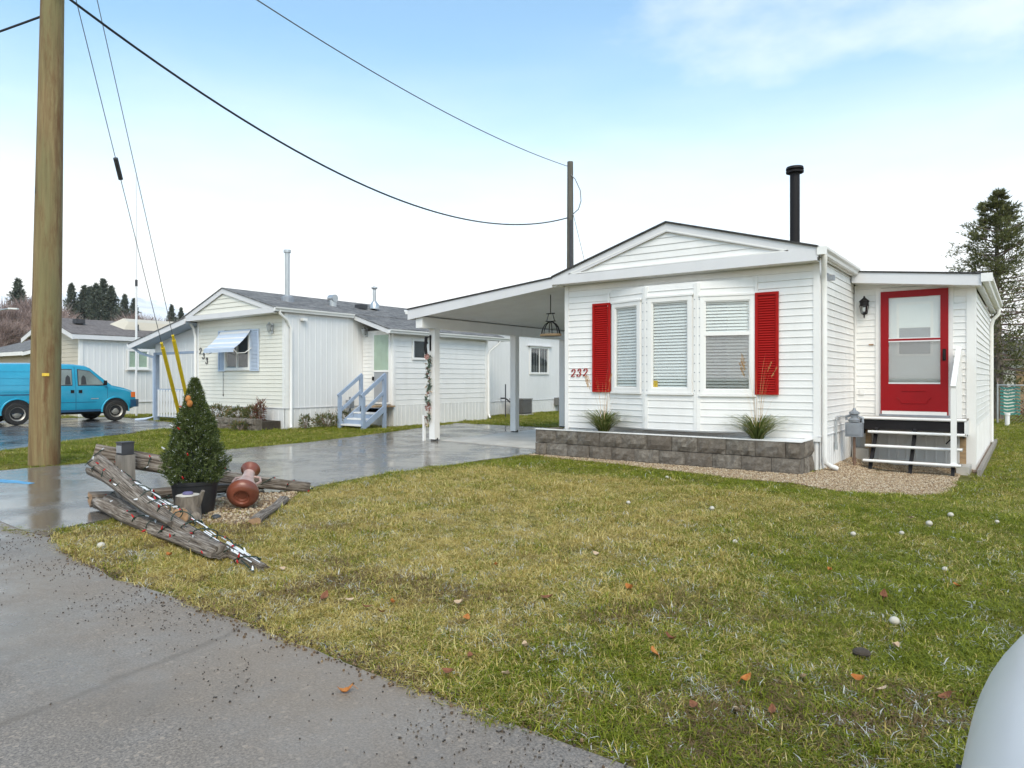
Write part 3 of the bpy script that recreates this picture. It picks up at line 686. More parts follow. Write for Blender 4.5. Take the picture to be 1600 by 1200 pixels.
# bow bay
P0, P1, P2, P3 = V(-3.70, 0, 0), V(-2.84, -.27, 0), V(-1.88, -.27, 0), V(-.97, 0, 0)
BZ0, BZ1 = .565, 3.08
bay = MB().prism([(P0.x, -.001), (P1.x, P1.y), (P2.x, P2.y), (P3.x, -.001)], 'z', BZ1, BZ1 + .025).build('bow_bay', 'white_vinyl', H)
MB().prism([(P0.x, -.001), (P1.x, P1.y), (P2.x, P2.y), (P3.x, -.001)], 'z', BZ0 - .02, BZ0).build('bay_floor', 'white_vinyl', bay)
def facet(a, b, wx0, wx1, wz0, wz1, mull=(), rails=(), screen=None):
    d = (b - a).normalized(); n = V(d.y, -d.x, 0); l = (b - a).length
    core = MB()
    core.frame(a, d, ZD, n, 0, l, BZ0, wz0 + .02, -.03, 0).frame(a, d, ZD, n, 0, l, wz1 - .02, BZ1, -.03, 0)
    core.frame(a, d, ZD, n, 0, wx0 + .02, wz0 + .02, wz1 - .02, -.03, 0).frame(a, d, ZD, n, wx1 - .02, l, wz0 + .02, wz1 - .02, -.03, 0)
    core.build('bay_panel', 'white_vinyl', bay)
    e = .025
    for z0, z1 in ((BZ0, wz0 - .01), (wz1 + .03, BZ1)):
        z = z0; k = max(1, round((z1 - z0) / .1155)); h = (z1 - z0) / k
        for i in range(k): board(bay, 'white_vinyl', tuple(a + d * e + V(0, 0, z0 + i * h)), tuple(d), tuple(n), l - 2 * e, h)
    win = window(H, tuple(a + d * wx0 + V(0, 0, wz0)), tuple(d), tuple(n), wx1 - wx0, wz1 - wz0, fr=.075, out=.035, rails=rails, blind=1, deep=.13, screen=screen)
    sl = MB().frame(a, d, ZD, n, wx0 - .02, wx1 + .02, wz0 - .035, wz0 - .002, 0, .05); sl.build('sill', 'white_vinyl', win)
    hd = MB().frame(a, d, ZD, n, wx0 - .02, wx1 + .02, wz1 + .002, wz1 + .035, 0, .045); hd.build('drip_cap', 'white_vinyl', win)
    return win, d, n
l1 = (P1 - P0).length; l3 = (P3 - P2).length
facet(P0, P1, .09, .80, 1.215, 2.85)
wc, d_, n_ = facet(P1, P2, .06, .88, 1.21, 2.875)
facet(P2, P3, .05, l3 - .02, 1.19, 2.84, rails=(1.02,), screen=.99)
MB().frame(P1 + V(.145, 0, 1.30), XD, ZD, (0, -1, 0), 0, .09, 0, .12, -.004, -.001).build('sticker', 'sticker_yellow', wc)
for p, dl, dr in ((P1, (P0 - P1).normalized(), (P2 - P1).normalized()), (P2, (P1 - P2).normalized(), (P3 - P2).normalized())):
    mm = MB(); sc_ = MB()
    for d in (dl, dr):
        n = V(d.y, -d.x, 0); n = n if n.y < 0 else -n
        mm.frame(p, d, ZD, n, -.002, .055, BZ0, BZ1, .0, .020)
        z = 1.25
        while z < 2.8:
            c = p + d * .038 + n * .020 + V(0, 0, z); sc_.frame(c, d, ZD, n, -.007, .007, -.007, .007, 0, .005); z += .155
    mm.build('mullion', 'white_vinyl', bay); sc_.build('screw_heads', 'grey_metal', bay)
mm = MB().frame((P3.x, 0, 0), (1, 0, 0), ZD, (0, -1, 0), -.02, .03, BZ0, BZ1 + .05, .0, .03).frame((P0.x - .03, 0, 0), XD, ZD, (0, -1, 0), 0, .04, BZ0, BZ1, 0, .03); mm.build('bay_trim', 'white_vinyl', bay)
shutter(H, (-4.045, -.012, 1.20), .385, 1.68, 'red_paint'); shutter(H, (-1.0 + .025, -.012, 1.19), .375, 1.68, 'red_paint')
for i, ch in enumerate('232'): digit(H, ch, (-4.545 + i * .135, -.016, 1.49 + i * .005), XD, (0, -1, 0), .15, 'red_paint', .16)
# red door
D0, D1, DZ0, DZ1 = .466, 1.530, .81, 3.05
y = AY0
m = MB().box(D0 - .09, D0, y - .032, y - .001, .72, DZ1 + .09).box(D1, D1 + .07, y - .032, y - .001, .72, DZ1 + .09).box(D0, D1, y - .032, y - .001, DZ1 + .005, DZ1 + .06)
m.build('door_casing', 'white_vinyl', H)
dr = MB().box(D0, D0 + .13, y - .075, y - .03, DZ0, DZ1).box(D1 - .12, D1, y - .075, y - .03, DZ0, DZ1).box(D0 + .13, D1 - .12, y - .073, y - .03, DZ1 - .12, DZ1).box(D0 + .13, D1 - .12, y - .073, y - .03, DZ0 + .06, 1.36).build('storm_door', 'dark_red_paint', H)
MB().box(D0 + .02, D1 - .02, y - .082, y - .028, DZ0 - .005, DZ0 + .055).build('door_sweep', 'white_vinyl', dr)
MB().box(D0 + .13, D1 - .12, y - .078, y - .04, 1.36, 1.385).box(D0 + .13, D1 - .12, y - .078, y - .04, 2.12, 2.142).build('glazing_bead', 'trim', dr)
MB().box(D0 + .13, D1 - .12, y - .076, y - .04, 2.142, 2.178).build('mid_rail', 'dark_red_paint', dr)
MB().box(D0 + .13, D1 - .12, y - .077, y - .04, 2.178, 2.195).build('glazing_bead', 'trim', dr)
MB().box(D0 + .132, D1 - .122, y - .062, y - .058, 1.385, 2.12).build('pane', 'glass', dr); MB().box(D0 + .132, D1 - .122, y - .062, y - .058, 2.195, DZ1 - .12).build('pane', 'glass', dr)
MB().box(D0 + .132, D1 - .122, y - .054, y - .053, 1.385, 2.12).build('insect_screen', 'screen_mesh', dr)
emb = MB(); cxp, cz = 1.0, 1.04
cur = [(-.19, .19), (.19, .19)], [(-.27, .07), (-.22, 0.02), (-.20, -.03), (.20, -.03), (.22, .02), (.27, .07)]
for c in cur: emb.tube([(cxp + a, y - .076, cz + b) for a, b in c], .008, 6)
emb.build('panel_moulding', 'dark_red_paint', dr, smooth=True)
MB().box(D1 - .075, D1 - .05, y - .12, y - .074, 1.80, 1.95).box(D1 - .085, D1 - .035, y - .085, y - .074, 1.77, 1.98).build('handle', 'black_metal', dr)
idr = MB().box(D0 + .05, D1 - .05, y - .028, y - .001, DZ0 + .02, DZ1 - .05).build('inner_door', 'inner_door', H)
MB().box(.72, 1.30, y - .034, y - .0285, 1.86, 2.84).build('window_surround', 'white_vinyl', idr)
MB().box(.765, 1.255, y - .037, y - .0345, 2.38, 2.79).build('blind', 'blind_white', idr); MB().box(.765, 1.255, y - .037, y - .0345, 1.90, 2.37).build('glass_pane', 'door_grey', idr)
MB().box(D0 - .02, D1 + .02, y - .10, y - .0, .755, .805).build('door_sill', 'grey_metal', H)
# lantern, bell, outlet, camera lamp
ln = MB().box(.165, .235, y - .026, y - .014, 2.66, 2.86).build('wall_lantern', 'black_metal', H)
m = MB().tube([(.20, y - .02, 2.80), (.20, y - .09, 2.90), (.20, y - .12, 2.88)], .010, 6)
m.lathe([(.012, 2.99), (.02, 2.96), (.035, 2.945), (.085, 2.90), (.09, 2.885), (.075, 2.875), (.075, 2.81), (.03, 2.80)], 8, Matrix.Translation((.20, y - .12, 0)))
m.lathe([(.05, 2.665), (.035, 2.65), (.012, 2.63), (.014, 2.60), (.004, 2.575)], 8, Matrix.Translation((.20, y - .12, 0)))
for k in range(6):
    a = k * math.pi / 3; m.tube([(.20 + .08 * math.cos(a), y - .12 + .08 * math.sin(a), 2.82), (.20 + .05 * math.cos(a), y - .12 + .05 * math.sin(a), 2.66)], .006, 4)
m.build('lantern_cage', 'black_metal', ln)
MB().lathe([(.072, 2.81), (.046, 2.67)], 6, Matrix.Translation((.20, y - .12, 0))).build('lantern_glass', 'glass', ln)
MB().lathe([(.025, 2.78), (.03, 2.74), (.02, 2.70)], 8, Matrix.Translation((.20, y - .12, 0))).build('bulb', 'bulb_white', ln, smooth=True)
MB().box(.26, .34, y - .024, y - .014, 2.075, 2.10).build('name_plate', 'cut_wood', H)
ob = MB().box(.105, .185, y - .032, y - .012, 1.155, 1.265).build('outlet_cover', 'white_vinyl', H)
MB().box(.03, .07, .34, .42, 3.11, 3.15).box(.05, .16, .30, .40, 3.03, 3.11).build('flood_light', 'grey_metal', H)

# ------------------------------------------------------------------ carport
K = thing('carport', 'white open carport on square posts to the left of number 232', 'carport', (-6.7, 2.8, .03))
CR, CL = (-4.80, 3.43), (-8.70, 3.045)
slab_roof(MB(), [CL, CR], OV - .02, 6.1, .03).build('roof', 'shingle_dark', K)
MB().prism([(CL[0], CL[1] - .031), (CR[0] - .002, CR[1] - .031), (CR[0] - .002, 3.225), (CL[0], 2.79)], 'y', OV, OV + .035).build('fascia', 'trim', K)
MB().prism([(CL[0], CL[1] - .031), (CL[0] + .04, CL[1] - .028), (CL[0] + .04, 2.80), (CL[0], 2.796)], 'y', OV + .036, 6.1).build('side_fascia', 'trim', K)
gutter(CL[0], -1, OV, 6.1, 3.02, K, .9)
npan = 13; x0, x1 = -8.62, -4.70; zf = lambda x: 2.84 + (x + 8.62) / 3.82 * .40
for i in range(npan):
    ya = OV + .04 + i * (6.1 - OV - .04) / npan; yb = ya + (6.1 - OV - .04) / npan - .008
    MB().prism([(x0, zf(x0)), (x1, zf(x1)), (x1, zf(x1) + .02), (x0, zf(x0) + .02)], 'y', ya, yb).build('soffit_panel', 'soffit', K)
MB().prism([(x0, zf(x0) + .022), (x1, zf(x1) + .022), (x1, zf(x1) + .03), (x0, zf(x0) + .03)], 'y', OV + .04, 6.09).build('deck', 'soffit', K)
MB().box(-8.50, -8.30, -.24, 6.0, 2.60, 2.845).build('beam', 'white_vinyl', K)
for yb in (.27, 3.42, 5.85):
    p = MB().box(-8.485, -8.315, yb - .085, yb + .085, .06, 2.60).build('post', 'white_vinyl', K)
    MB().box(-8.46, -8.34, yb - .06, yb + .06, .03, .06).box(-8.50, -8.30, yb - .012, yb + .012, .03, .09).build('post_base', 'black_metal', p)
m = MB().box(-8.62, -8.57, .10, .16, .02, .62); solo(m, 'white_stake', 'white_vinyl', 'short white stake standing beside the nearest carport post', 'stake', (-8.6, .13, .02))
# flower garland hung on the post from a black bracket
G = thing('flower_garland', 'faded silk flower garland hanging down the nearest carport post', 'garland', (-8.45, .1, .3))
gx, gy = -8.44, .165
MB().tube([(gx, .185, 2.42), (gx, .16, 2.42), (gx, .06, 2.40), (gx, .05, 2.32), (gx, .09, 2.26)], .012, 6).box(gx - .02, gx + .02, .165, .185, 2.10, 2.46).build('bracket', 'black_metal', G)
MB().tube([(gx - .06, .10, 2.42), (gx - .07, .08, 2.20), (gx - .06, .10, 2.02)], .035, 6).build('wind_chime', 'black_metal', G)
zc = 1.98; gl, gf, gc = [], [], []
while zc > .38:
    r = random.random(); (gf if r < .35 else gc if r < .55 else gl).append((gx + random.uniform(-.07, .05), gy - .05 + random.uniform(-.03, .03), zc)); zc -= random.uniform(.015, .05)
for nm, pts, mt, ln_ in (('leaves', gl, 'silk_leaf', .09), ('flowers', gf, 'silk_flower', .06), ('pale_flowers', gc, 'cream_flower', .05)):
    Pn = np.repeat(np.array(pts), 14, 0) - np.array(G.location); o = link(nm, tri_mesh(nm, tri_cloud(Pn, np.tile([[0, -.5, -.2]], (len(Pn), 1)), ln_, .03, 1.0, 3)), mt, G)
m = MB()
for k in range(9):
    a = k * 2 * math.pi / 9; c = V(gx - .03, gy - .06, 1.96); e = V(math.cos(a) * .09, -.02, math.sin(a) * .09); s_ = V(-math.sin(a) * .03, 0, math.cos(a) * .03)
    m.add([c, c + e * .6 + s_, c + e, c + e * .6 - s_], [(0, 1, 2, 3)])
m.build('big_bloom', 'silk_flower', G, fix=False)
# hanging rack under the carport
HR = thing('hanging_rack', 'dark iron hanging pot rack with wooden rim under the carport ceiling', 'rack', (-5.05, .55, 2.3))
cx, cy = -5.30, .42
m = MB()
for a in (0, .9, 1.8, 2.7):
    dx, dy = math.cos(a) * .23, math.sin(a) * .14
    m.tube([(cx + dx * math.cos(t), cy + dy * math.cos(t), 2.36 + .27 * math.sin(t)) for t in [math.pi * i / 10 for i in range(11)]], .010, 5)
m.tube([(cx - .1, cy, 2.63), (cx - .05, cy, 2.80)], .008, 5).tube([(cx + .1, cy, 2.63), (cx + .05, cy, 2.80)], .008, 5).tube([(cx - .12, cy, 2.64), (cx + .12, cy, 2.64)], .010, 5).tube([(cx - .1, cy, 2.80), (cx + .1, cy, 2.80)], .012, 5)
m.tube([(cx, cy, 2.80), (cx, cy, zf(cx))], .01, 5)
m.build('hoops', 'black_metal', HR)
MB().lathe([(.245, 2.335), (.25, 2.36), (.245, 2.38), (.20, 2.38), (.20, 2.335)], 20, Matrix.Translation((cx, cy, 0)) @ Matrix.Diagonal((1, .62, 1, 1))).build('rim', 'timber', HR)

# ------------------------------------------------------------------ front steps
S = thing('entry_steps', 'white nosed entry steps on black stringers below the red door', 'steps', (1.05, 2.0, -.135))
gS = -.14
MB().box(.16, 1.83, 2.17, 2.74, .735, .765).build('landing', 'grey_timber', S)
MB().tube([(.16, 2.17, .752), (1.83, 2.17, .752)], .026, 10).build('landing_nosing', 'white_vinyl', S, smooth=True)
MB().box(.2, 1.80, 2.19, 2.22, .55, .734).box(1.77, 1.80, 2.22, 2.72, .45, .734).box(.2, .23, 2.22, 2.72, .45, .734).build('landing_frame', 'black_metal', S)
MB().box(1.80, 1.835, 2.16, 2.74, .48, .733).build('side_board', 'skirt_white', S)
tz = [(.52, 1.95), (.295, 1.72), (.06, 1.48)]
tx = [(.38, 1.82), (.37, 1.80), (.38, 1.80)]
for (z, yy), (xa, xb) in zip(tz, tx):
    t_ = MB().box(xa, xb, yy, yy + .235, z - .018, z + .012).build('tread', 'grey_timber', S)
    MB().tube([(xa, yy - .003, z), (xb, yy - .003, z)], .025, 10).build('nosing', 'white_vinyl', t_, smooth=True)
for x in (.48, 1.08, 1.68):
    m = MB(); pts = [(1.50, gS - .02), (1.56, gS - .02), (1.66, .03), (1.80, .03), (1.90, .265), (2.04, .265), (2.13, .49), (2.188, .49), (2.188, .54), (1.97, .50), (1.97, .49), (1.74, .275), (1.53, .035), (1.49, .035)]
    m.bar((x, 1.52, gS), (x, 1.60, .04), .05, .06).bar((x, 1.58, -.02), (x, 2.20, .56), .05, .09, (0, -1, 1)); m.build('stringer', 'black_metal', S)
for x in (.30, 1.76): MB().box(x - .045, x + .045, 2.45, 2.54, gS, .55).build('leg', 'timber', S)
MB().box(.05, .32, 2.35, 2.72, gS - .05, .18).build('footing', 'concrete', S); MB().box(1.70, 1.88, 1.95, 2.6, gS - .05, .0).build('footing', 'concrete', S)
hr = MB().box(1.655, 1.735, 1.50, 1.58, .075, 1.30).build('newel_post', 'white_vinyl', S)
MB().box(1.64, 1.75, 1.485, 1.595, .062, .085).build('post_foot', 'white_vinyl', hr)
MB().box(1.645, 1.735, 2.60, 2.68, .76, 1.95).build('newel_post', 'white_vinyl', S)
MB().bar((1.69, 1.50, 1.30), (1.69, 2.66, 1.97), .075, .085).build('handrail', 'white_vinyl', S)
MB().tube([(1.66, 2.30, .50), (1.55, 2.05, .36)], .012, 6).tube([(1.62, 2.1, .60), (1.84, 2.2, .5)], .016, 6).build('strap', 'black_metal', S)

# ------------------------------------------------------------------ gas meter
GM = thing('gas_meter', 'grey gas meter on a riser pipe in the corner by the entry steps', 'gas meter', (.25, 1.5, gz(.25, 1.5)))
gx, gy_ = .25, 1.45
MB().tube([(gx, gy_, -.14), (gx, gy_, .62)], .022, 8).tube([(gx, gy_, .02), (gx, gy_, .10)], .032, 8).build('riser', 'rust', GM, smooth=True)
MB().box(gx - .13, gx + .13, gy_ - .09, gy_ + .09, .46, .70).box(gx - .10, gx + .10, gy_ - .105, gy_ - .09, .50, .68).build('meter_body', 'grey_metal', GM)
MB().lathe([(.02, .70), (.09, .71), (.10, .75), (.05, .79), (.05, .83), (.085, .85), (.085, .88), (.03, .91), (.02, .95)], 14, Matrix.Translation((gx, gy_, 0))).tube([(gx - .12, gy_, .74), (gx - .13, gy_, .80), (gx, gy_, .84), (gx + .13, gy_, .78), (gx + .13, gy_, .70)], .024, 8).build('regulator', 'grey_metal', GM, smooth=True)
MB().tube([(gx - .12, gy_, .80), (.045, gy_, .80), (.045, gy_ - .3, .80), (.045, gy_ - .42, .76), (.045, gy_ - .42, .36)], .018, 8).tube([(.045, gy_ - .42, .38), (.045, gy_ - .42, .26)], .028, 8).build('supply_pipe', 'galvanised', GM, smooth=True)

# ------------------------------------------------------------------ block planter
PB = thing('block_planter', 'low brown concrete block planter under the bow window', 'planter', (-2.45, -.35, 0))
def rough_block(parent, x0, x1, y0, y1, z0, z1, face, mat='split_block'):
    mb = MB(); nxb, nzb = 5, 3
    # split face grid on 'face' side
    if face == 'y':
        g = [(x0 + (x1 - x0) * i / nxb, y0 - (.010 + .040 * random.random() if 0 < i < nxb and 0 < j < nzb else random.random() * .006), z0 + (z1 - z0) * j / nzb) for j in range(nzb + 1) for i in range(nxb + 1)]
        bk = [(x0, y1, z0), (x1, y1, z0), (x0, y1, z1), (x1, y1, z1)]
    else:
        g = [(x1 + (.010 + .040 * random.random() if 0 < i < nxb and 0 < j < nzb else random.random() * .006), y0 + (y1 - y0) * i / nxb, z0 + (z1 - z0) * j / nzb) for j in range(nzb + 1) for i in range(nxb + 1)]
        bk = [(x0, y0, z0), (x0, y1, z0), (x0, y0, z1), (x0, y1, z1)]
    W_ = nxb + 1; F = [(j * W_ + i, j * W_ + i + 1, (j + 1) * W_ + i + 1, (j + 1) * W_ + i) for j in range(nzb) for i in range(nxb)]
    n0 = len(g); T = nzb * W_
    F += [tuple(range(W_)) [::-1] + (n0, n0 + 1), tuple(T + i for i in range(W_)) + (n0 + 3, n0 + 2), tuple(j * W_ for j in range(nzb + 1)) + (n0 + 2, n0), tuple(j * W_ + nxb for j in range(nzb + 1))[::-1] + (n0 + 1, n0 + 3), (n0, n0 + 2, n0 + 3, n0 + 1)]
    return mb.add(g + bk, F).build('block', mat, parent)
PX0, PX1, PY = -4.91, -.09, -.70
for row, (z0, z1) in enumerate(((-.06, .242), (.25, .49))):
    x = PX0; first = True
    while x < PX1 - .05:
        wd = .25 if (first and row == 0) else .46 * random.uniform(.97, 1.03); x2 = min(PX1, x + wd)
        if PX1 - x2 < .12: x2 = PX1
        dy = random.uniform(-.008, .008)
        rough_block(PB, x + .004, x2 - .004, PY + dy + (.0 if row else -.004), PY + .2, z0, z1 + random.uniform(-.004, .0), 'y'); x = x2; first = False
    for k in range(2): rough_block(PB, PX1 - .2, PX1, PY + .204 + k * .24, PY + .204 + k * .24 + .232, z0 - .04 if row == 0 else z0, z1, 'x')
    for k in range(2): rough_block(PB, PX0 + .002, PX0 + .2, PY + .204 + k * .24, PY + .204 + k * .24 + .232, z0, z1, 'y')
MB().box(PX0 - .012, PX1 + .012, PY - .016, PY + .10, .492, .505).box(PX1 - .09, PX1 + .012, PY + .101, -.03, .492, .505).build('cap_strip', 'white_vinyl', PB)
sm = MB(); nx_, ny_ = 40, 4
sm.v = [(PX0 + .15 + (PX1 - PX0 - .3) * i / nx_, PY + .1 + (.66 - .12) * j / ny_, .43 + random.uniform(-.015, .015)) for j in range(ny_ + 1) for i in range(nx_ + 1)]
sm.f = [(j * (nx_ + 1) + i, j * (nx_ + 1) + i + 1, (j + 1) * (nx_ + 1) + i + 1, (j + 1) * (nx_ + 1) + i) for j in range(ny_) for i in range(nx_)]
sm.build('soil', 'soil', PB, fix=False)
MB().box(PX1 - .85, PX1 - .13, PY + .25, -.04, .47, .498).build('snow_cover', 'snow', PB)

def blades(parent, c, n, h, spread, mat, name, w=.012, seed=1, droop=.5):
    g = random.Random(seed); mb = MB(); c = V(*c)
    for k in range(n):
        a = g.uniform(0, 2 * math.pi); r0 = g.uniform(0, .06); hh = h * g.uniform(.55, 1.1); sp = spread * g.uniform(.3, 1.1)
        b = c + V(math.cos(a) * r0, math.sin(a) * r0, 0); s = V(-math.sin(a), math.cos(a), 0) * w / 2; pts = []
        for i in range(5):
            t = i / 4; pts.append(b + V(math.cos(a), math.sin(a), 0) * sp * t ** 1.5 + V(0, 0, hh * (t - droop * t ** 3 * .8)))
        vs = []
        for i, p in enumerate(pts): q = s * (1 - i / 4.3); vs += [p - q, p + q]
        mb.add(vs, [(2 * i, 2 * i + 1, 2 * i + 3, 2 * i + 2) for i in range(4)])
    return mb.build(name, mat, parent, fix=False)
for i, (px, py, lab) in enumerate(((-3.62, -.38, 'clump of fountain grass with tan plumes beside the left red shutter'), (-.83, -.40, 'clump of fountain grass with tan plumes below the right red shutter'))):
    o = thing('fountain_grass', lab, 'plant', (px, py, .43), group='fountain grasses in the block planter')
    blades(o, (px, py, .43), 300, .78, .80, 'fountain_grass', 'leaves', .021, 10 + i, .62)
    blades(o, (px, py, .43), 18, 1.35 if i == 0 else 1.65, .36, 'dry_stalk', 'stalks', .007, 20 + i, .25)
    g = random.Random(30 + i); pl = []
    for k in range(7 if i == 0 else 8):
        a = g.uniform(0, 6.28); t0 = V(px + math.cos(a) * .22 - (.1 if i == 0 else 0), py + math.sin(a) * .12, .43 + g.uniform(.80, 1.10) * (1 if i == 0 else 1.25)); dn = V(math.cos(a) * .5, .1, 1).normalized()
        for j in range(60): pl.append(tuple(t0 + dn * g.uniform(0, .17)))
    Pn = np.array(pl) - np.array(o.location); link('plumes', tri_mesh('plumes', tri_cloud(Pn, np.tile([[.1, 0, .9]], (len(Pn), 1)), .035, .005, .5, 4)), 'dry_stalk', o)

# ------------------------------------------------------------------ number 233
DX, DY = -14.318, .489
Q = thing('mobile_home', 'cream fronted mobile home with blue shutters, striped awning and the number 233', 'house', (DX - 2.25, DY, 0))
QW = -4.53
X = lambda a: DX + a
Y = lambda b: DY + b
qf = MB().box(X(QW), X(0), Y(0), Y(.12), .63, 3.33).build('front_wall', 'beige_vinyl', Q)
siding(qf, 'beige_vinyl', (X(QW) + .09, Y(0)), XD, (0, -1, 0), -QW - .18, .63, 3.30)
MB().box(X(QW), X(QW) + .09, Y(-.022), Y(.1), .60, 3.32).build('corner_trim', 'white_vinyl', Q); MB().box(X(-.09), X(.022), Y(-.022), Y(.09), .60, 3.34).build('corner_trim', 'white_vinyl', Q)
m = MB(); ribbed(m, (X(QW), Y(.0)), XD, (0, -1, 0), -QW, -.03, .62, .25, .015, .006); ribbed(m, (X(0), Y(.0)), YD, (1, 0, 0), 2.86, -.03, .63, .18, .02, .008); ribbed(m, (X(0), Y(7.46)), YD, (1, 0, 0), 11, -.03, .55, .18, .02, .008)
ribbed(m, (X(1.40), Y(2.875)), YD, (1, 0, 0), 4.58, -.03, .64, .18, .02, .008); ribbed(m, (X(0), Y(2.870)), XD, (0, -1, 0), 1.40, -.03, .66, .18, .02, .008)
m.build('skirting', 'skirt_white', Q, fix=False)
MB().box(X(QW), X(.03), Y(-.03), Y(-.012), .605, .63).box(X(.012), X(.03), Y(-.01), Y(2.86), .605, .63).box(X(.012), X(.03), Y(7.47), Y(18), .545, .565).build('skirting_cap', 'trim', Q)
m = MB(); ribbed(m, (X(0), Y(.09)), YD, (1, 0, 0), 2.78, .62, 3.36, .20, .02, .007); ribbed(m, (X(0), Y(7.46)), YD, (1, 0, 0), 11, .55, 3.36, .20, .014, .005)
m.build('side_sheeting', 'white_panel', Q, fix=False)
MB().box(X(QW) + .12, X(-.12), Y(.12), Y(18), 0, 3.3).box(X(-.12), X(0), Y(.12), Y(18), 0, 3.38).box(X(QW), X(QW) + .12, Y(.12), Y(18), 0, 3.3).build('shell', 'white_panel', Q)
# roof
q_el, q_er, q_rg = (X(-4.80), 3.39), (X(-.02 - .12), 3.46), (X(-2.5), 4.19)
q_er = (X(.07), 3.475)
slab_roof(MB(), [q_el, q_rg, q_er], Y(-.42), Y(18.4), .03).build('roof', 'shingle_grey', Q)
yb = Y(-.40)
for p, q in ((q_el, q_rg), (q_rg, q_er)): MB().prism([(p[0], p[1] - .031), (q[0], q[1] - .031), (q[0], q[1] - .18), (p[0], p[1] - .18)], 'y', yb, yb + .03).build('rake_board', 'trim', Q)
MB().prism([(X(-4.80), 3.27), (X(.05), 3.30), (X(.05), 3.45), (X(-.4), 3.45), (X(-4.5), 3.42), (X(-4.80), 3.36)], 'y', yb - .004, yb + .027).build('fascia', 'trim', Q)
qg = MB().prism([(X(-4.6), 3.4), (X(-.2), 3.4), (X(-2.5), 4.09)], 'y', yb + .06, yb + .1).build('gable_panel', 'beige_vinyl', Q)
z = 3.44
while z < 3.98:
    z1 = min(z + .14, 4.0); a0, b0 = X(-4.35 + (z - 3.44) / .56 * 1.83), X(-.52 - (z - 3.44) / .56 * 1.97); a1, b1 = X(-4.35 + (z1 - 3.44) / .56 * 1.83), X(-.52 - (z1 - 3.44) / .56 * 1.97)
    if b1 <= a1: b1 = a1 + .01
    MB().add([(a0, yb + .038, z), (b0, yb + .038, z), (b1, yb + .054, z1 - .004), (a1, yb + .054, z1 - .004), (a0, yb + .06, z), (b0, yb + .06, z), (b1, yb + .06, z1 - .004), (a1, yb + .06, z1 - .004)], [(0, 1, 2, 3), (7, 6, 5, 4), (0, 4, 5, 1), (1, 5, 6, 2), (2, 6, 7, 3), (3, 7, 4, 0)]).build('siding_board', 'beige_vinyl', qg); z += .14
MB().prism([(X(-4.80), 3.275), (X(.02), 3.305), (X(.02), 3.32), (X(-4.8), 3.29)], 'y', yb + .03, Y(-.023)).build('soffit', 'soffit', Q)
MB().box(X(.045), X(.066), Y(-.40), Y(2.45), 3.33, 3.44).build('side_fascia', 'trim', Q)
gutter(X(.067), 1, Y(-.42), Y(2.42), 3.45, Q, 1.0); gutter(X(.067), 1, Y(8.2), Y(18.3), 3.45, Q, 1.0)
MB().tube([(X(.12), Y(-.25), 3.36), (X(.12), Y(-.25), 3.28), (X(.075), Y(.02), 3.12), (X(.07), Y(.16), 2.9), (X(.07), Y(.16), .2), (X(.12), Y(.12), .06)], .04, 8).build('downspout', 'white_vinyl', Q, smooth=True)
MB().tube([(X(-4.72), Y(-.2), 3.28), (X(-4.66), Y(-.06), 3.05), (X(-4.58), Y(-.06), 2.8), (X(-4.58), Y(-.06), .1)], .045, 8).build('downspout', 'white_vinyl', Q, smooth=True)
# addition with door
qa = MB().box(X(.0), X(1.40), Y(2.875), Y(2.99), .0, 2.86).box(X(1.28), X(1.40), Y(2.99), Y(7.45), 0, 2.84).box(X(.0), X(1.28), Y(7.33), Y(7.45), 0, 2.84).build('addition_walls', 'white_vinyl', Q)
siding(qa, 'white_vinyl', (X(.03), Y(2.875)), XD, (0, -1, 0), 1.30, .66, 2.95)
siding(qa, 'white_vinyl', (X(1.40), Y(2.95)), YD, (1, 0, 0), 4.42, .64, 2.80, .165)
MB().box(X(1.30), X(1.422), Y(2.85), Y(2.95), .0, 2.86).build('corner_trim', 'white_vinyl', Q); MB().box(X(1.38), X(1.422), Y(7.37), Y(7.47), .0, 2.80).build('corner_trim', 'white_vinyl', Q)
slab_roof(MB(), [(X(.02), 3.475), (X(1.62), 2.965)], Y(2.45), Y(8.2), .03).build('addition_roof', 'shingle_grey', Q)
MB().prism([(X(.05), 3.43), (X(1.60), 2.93), (X(1.60), 2.80), (X(.05), 3.30)], 'y', Y(2.46), Y(2.49)).build('fascia', 'trim', Q)
MB().box(X(1.585), X(1.61), Y(2.47), Y(8.2), 2.80, 2.935).build('side_fascia', 'trim', Q)
gutter(X(1.611), 1, Y(2.45), Y(8.55), 2.93, Q, 1.0)
MB().prism([(X(.05), 3.30), (X(1.58), 2.80), (X(1.58), 2.815), (X(.05), 3.315)], 'y', Y(2.49), Y(8.1)).build('soffit', 'soffit', Q)
MB().tube([(X(1.66), Y(7.9), 2.83), (X(1.62), Y(7.85), 2.7), (X(1.47), Y(7.55), 2.45), (X(1.45), Y(7.5), 2.3), (X(1.45), Y(7.5), .2), (X(1.55), Y(7.45), .06)], .04, 8).build('downspout', 'white_vinyl', Q, smooth=True)
# door
qd = MB().box(X(.56), X(1.32), Y(2.80), Y(2.862), .68, 2.86).build('door', 'white_vinyl', Q)
MB().box(X(.63), X(1.25), Y(2.792), Y(2.799), 1.72, 2.80).build('green_curtain', 'curtain_green', qd); MB().box(X(.63), X(1.25), Y(2.792), Y(2.799), .74, 1.66).build('lower_glass', 'door_grey', qd)
MB().box(X(.635), X(1.245), Y(2.786), Y(2.790), 1.72, 2.80).build('pane', 'glass', qd); MB().box(X(.61), X(1.27), Y(2.778), Y(2.80), 1.66, 1.72).build('mid_rail', 'white_vinyl', qd)
MB().box(X(.58), X(.63), Y(2.75), Y(2.80), 1.40, 1.52).build('handle', 'black_metal', qd)
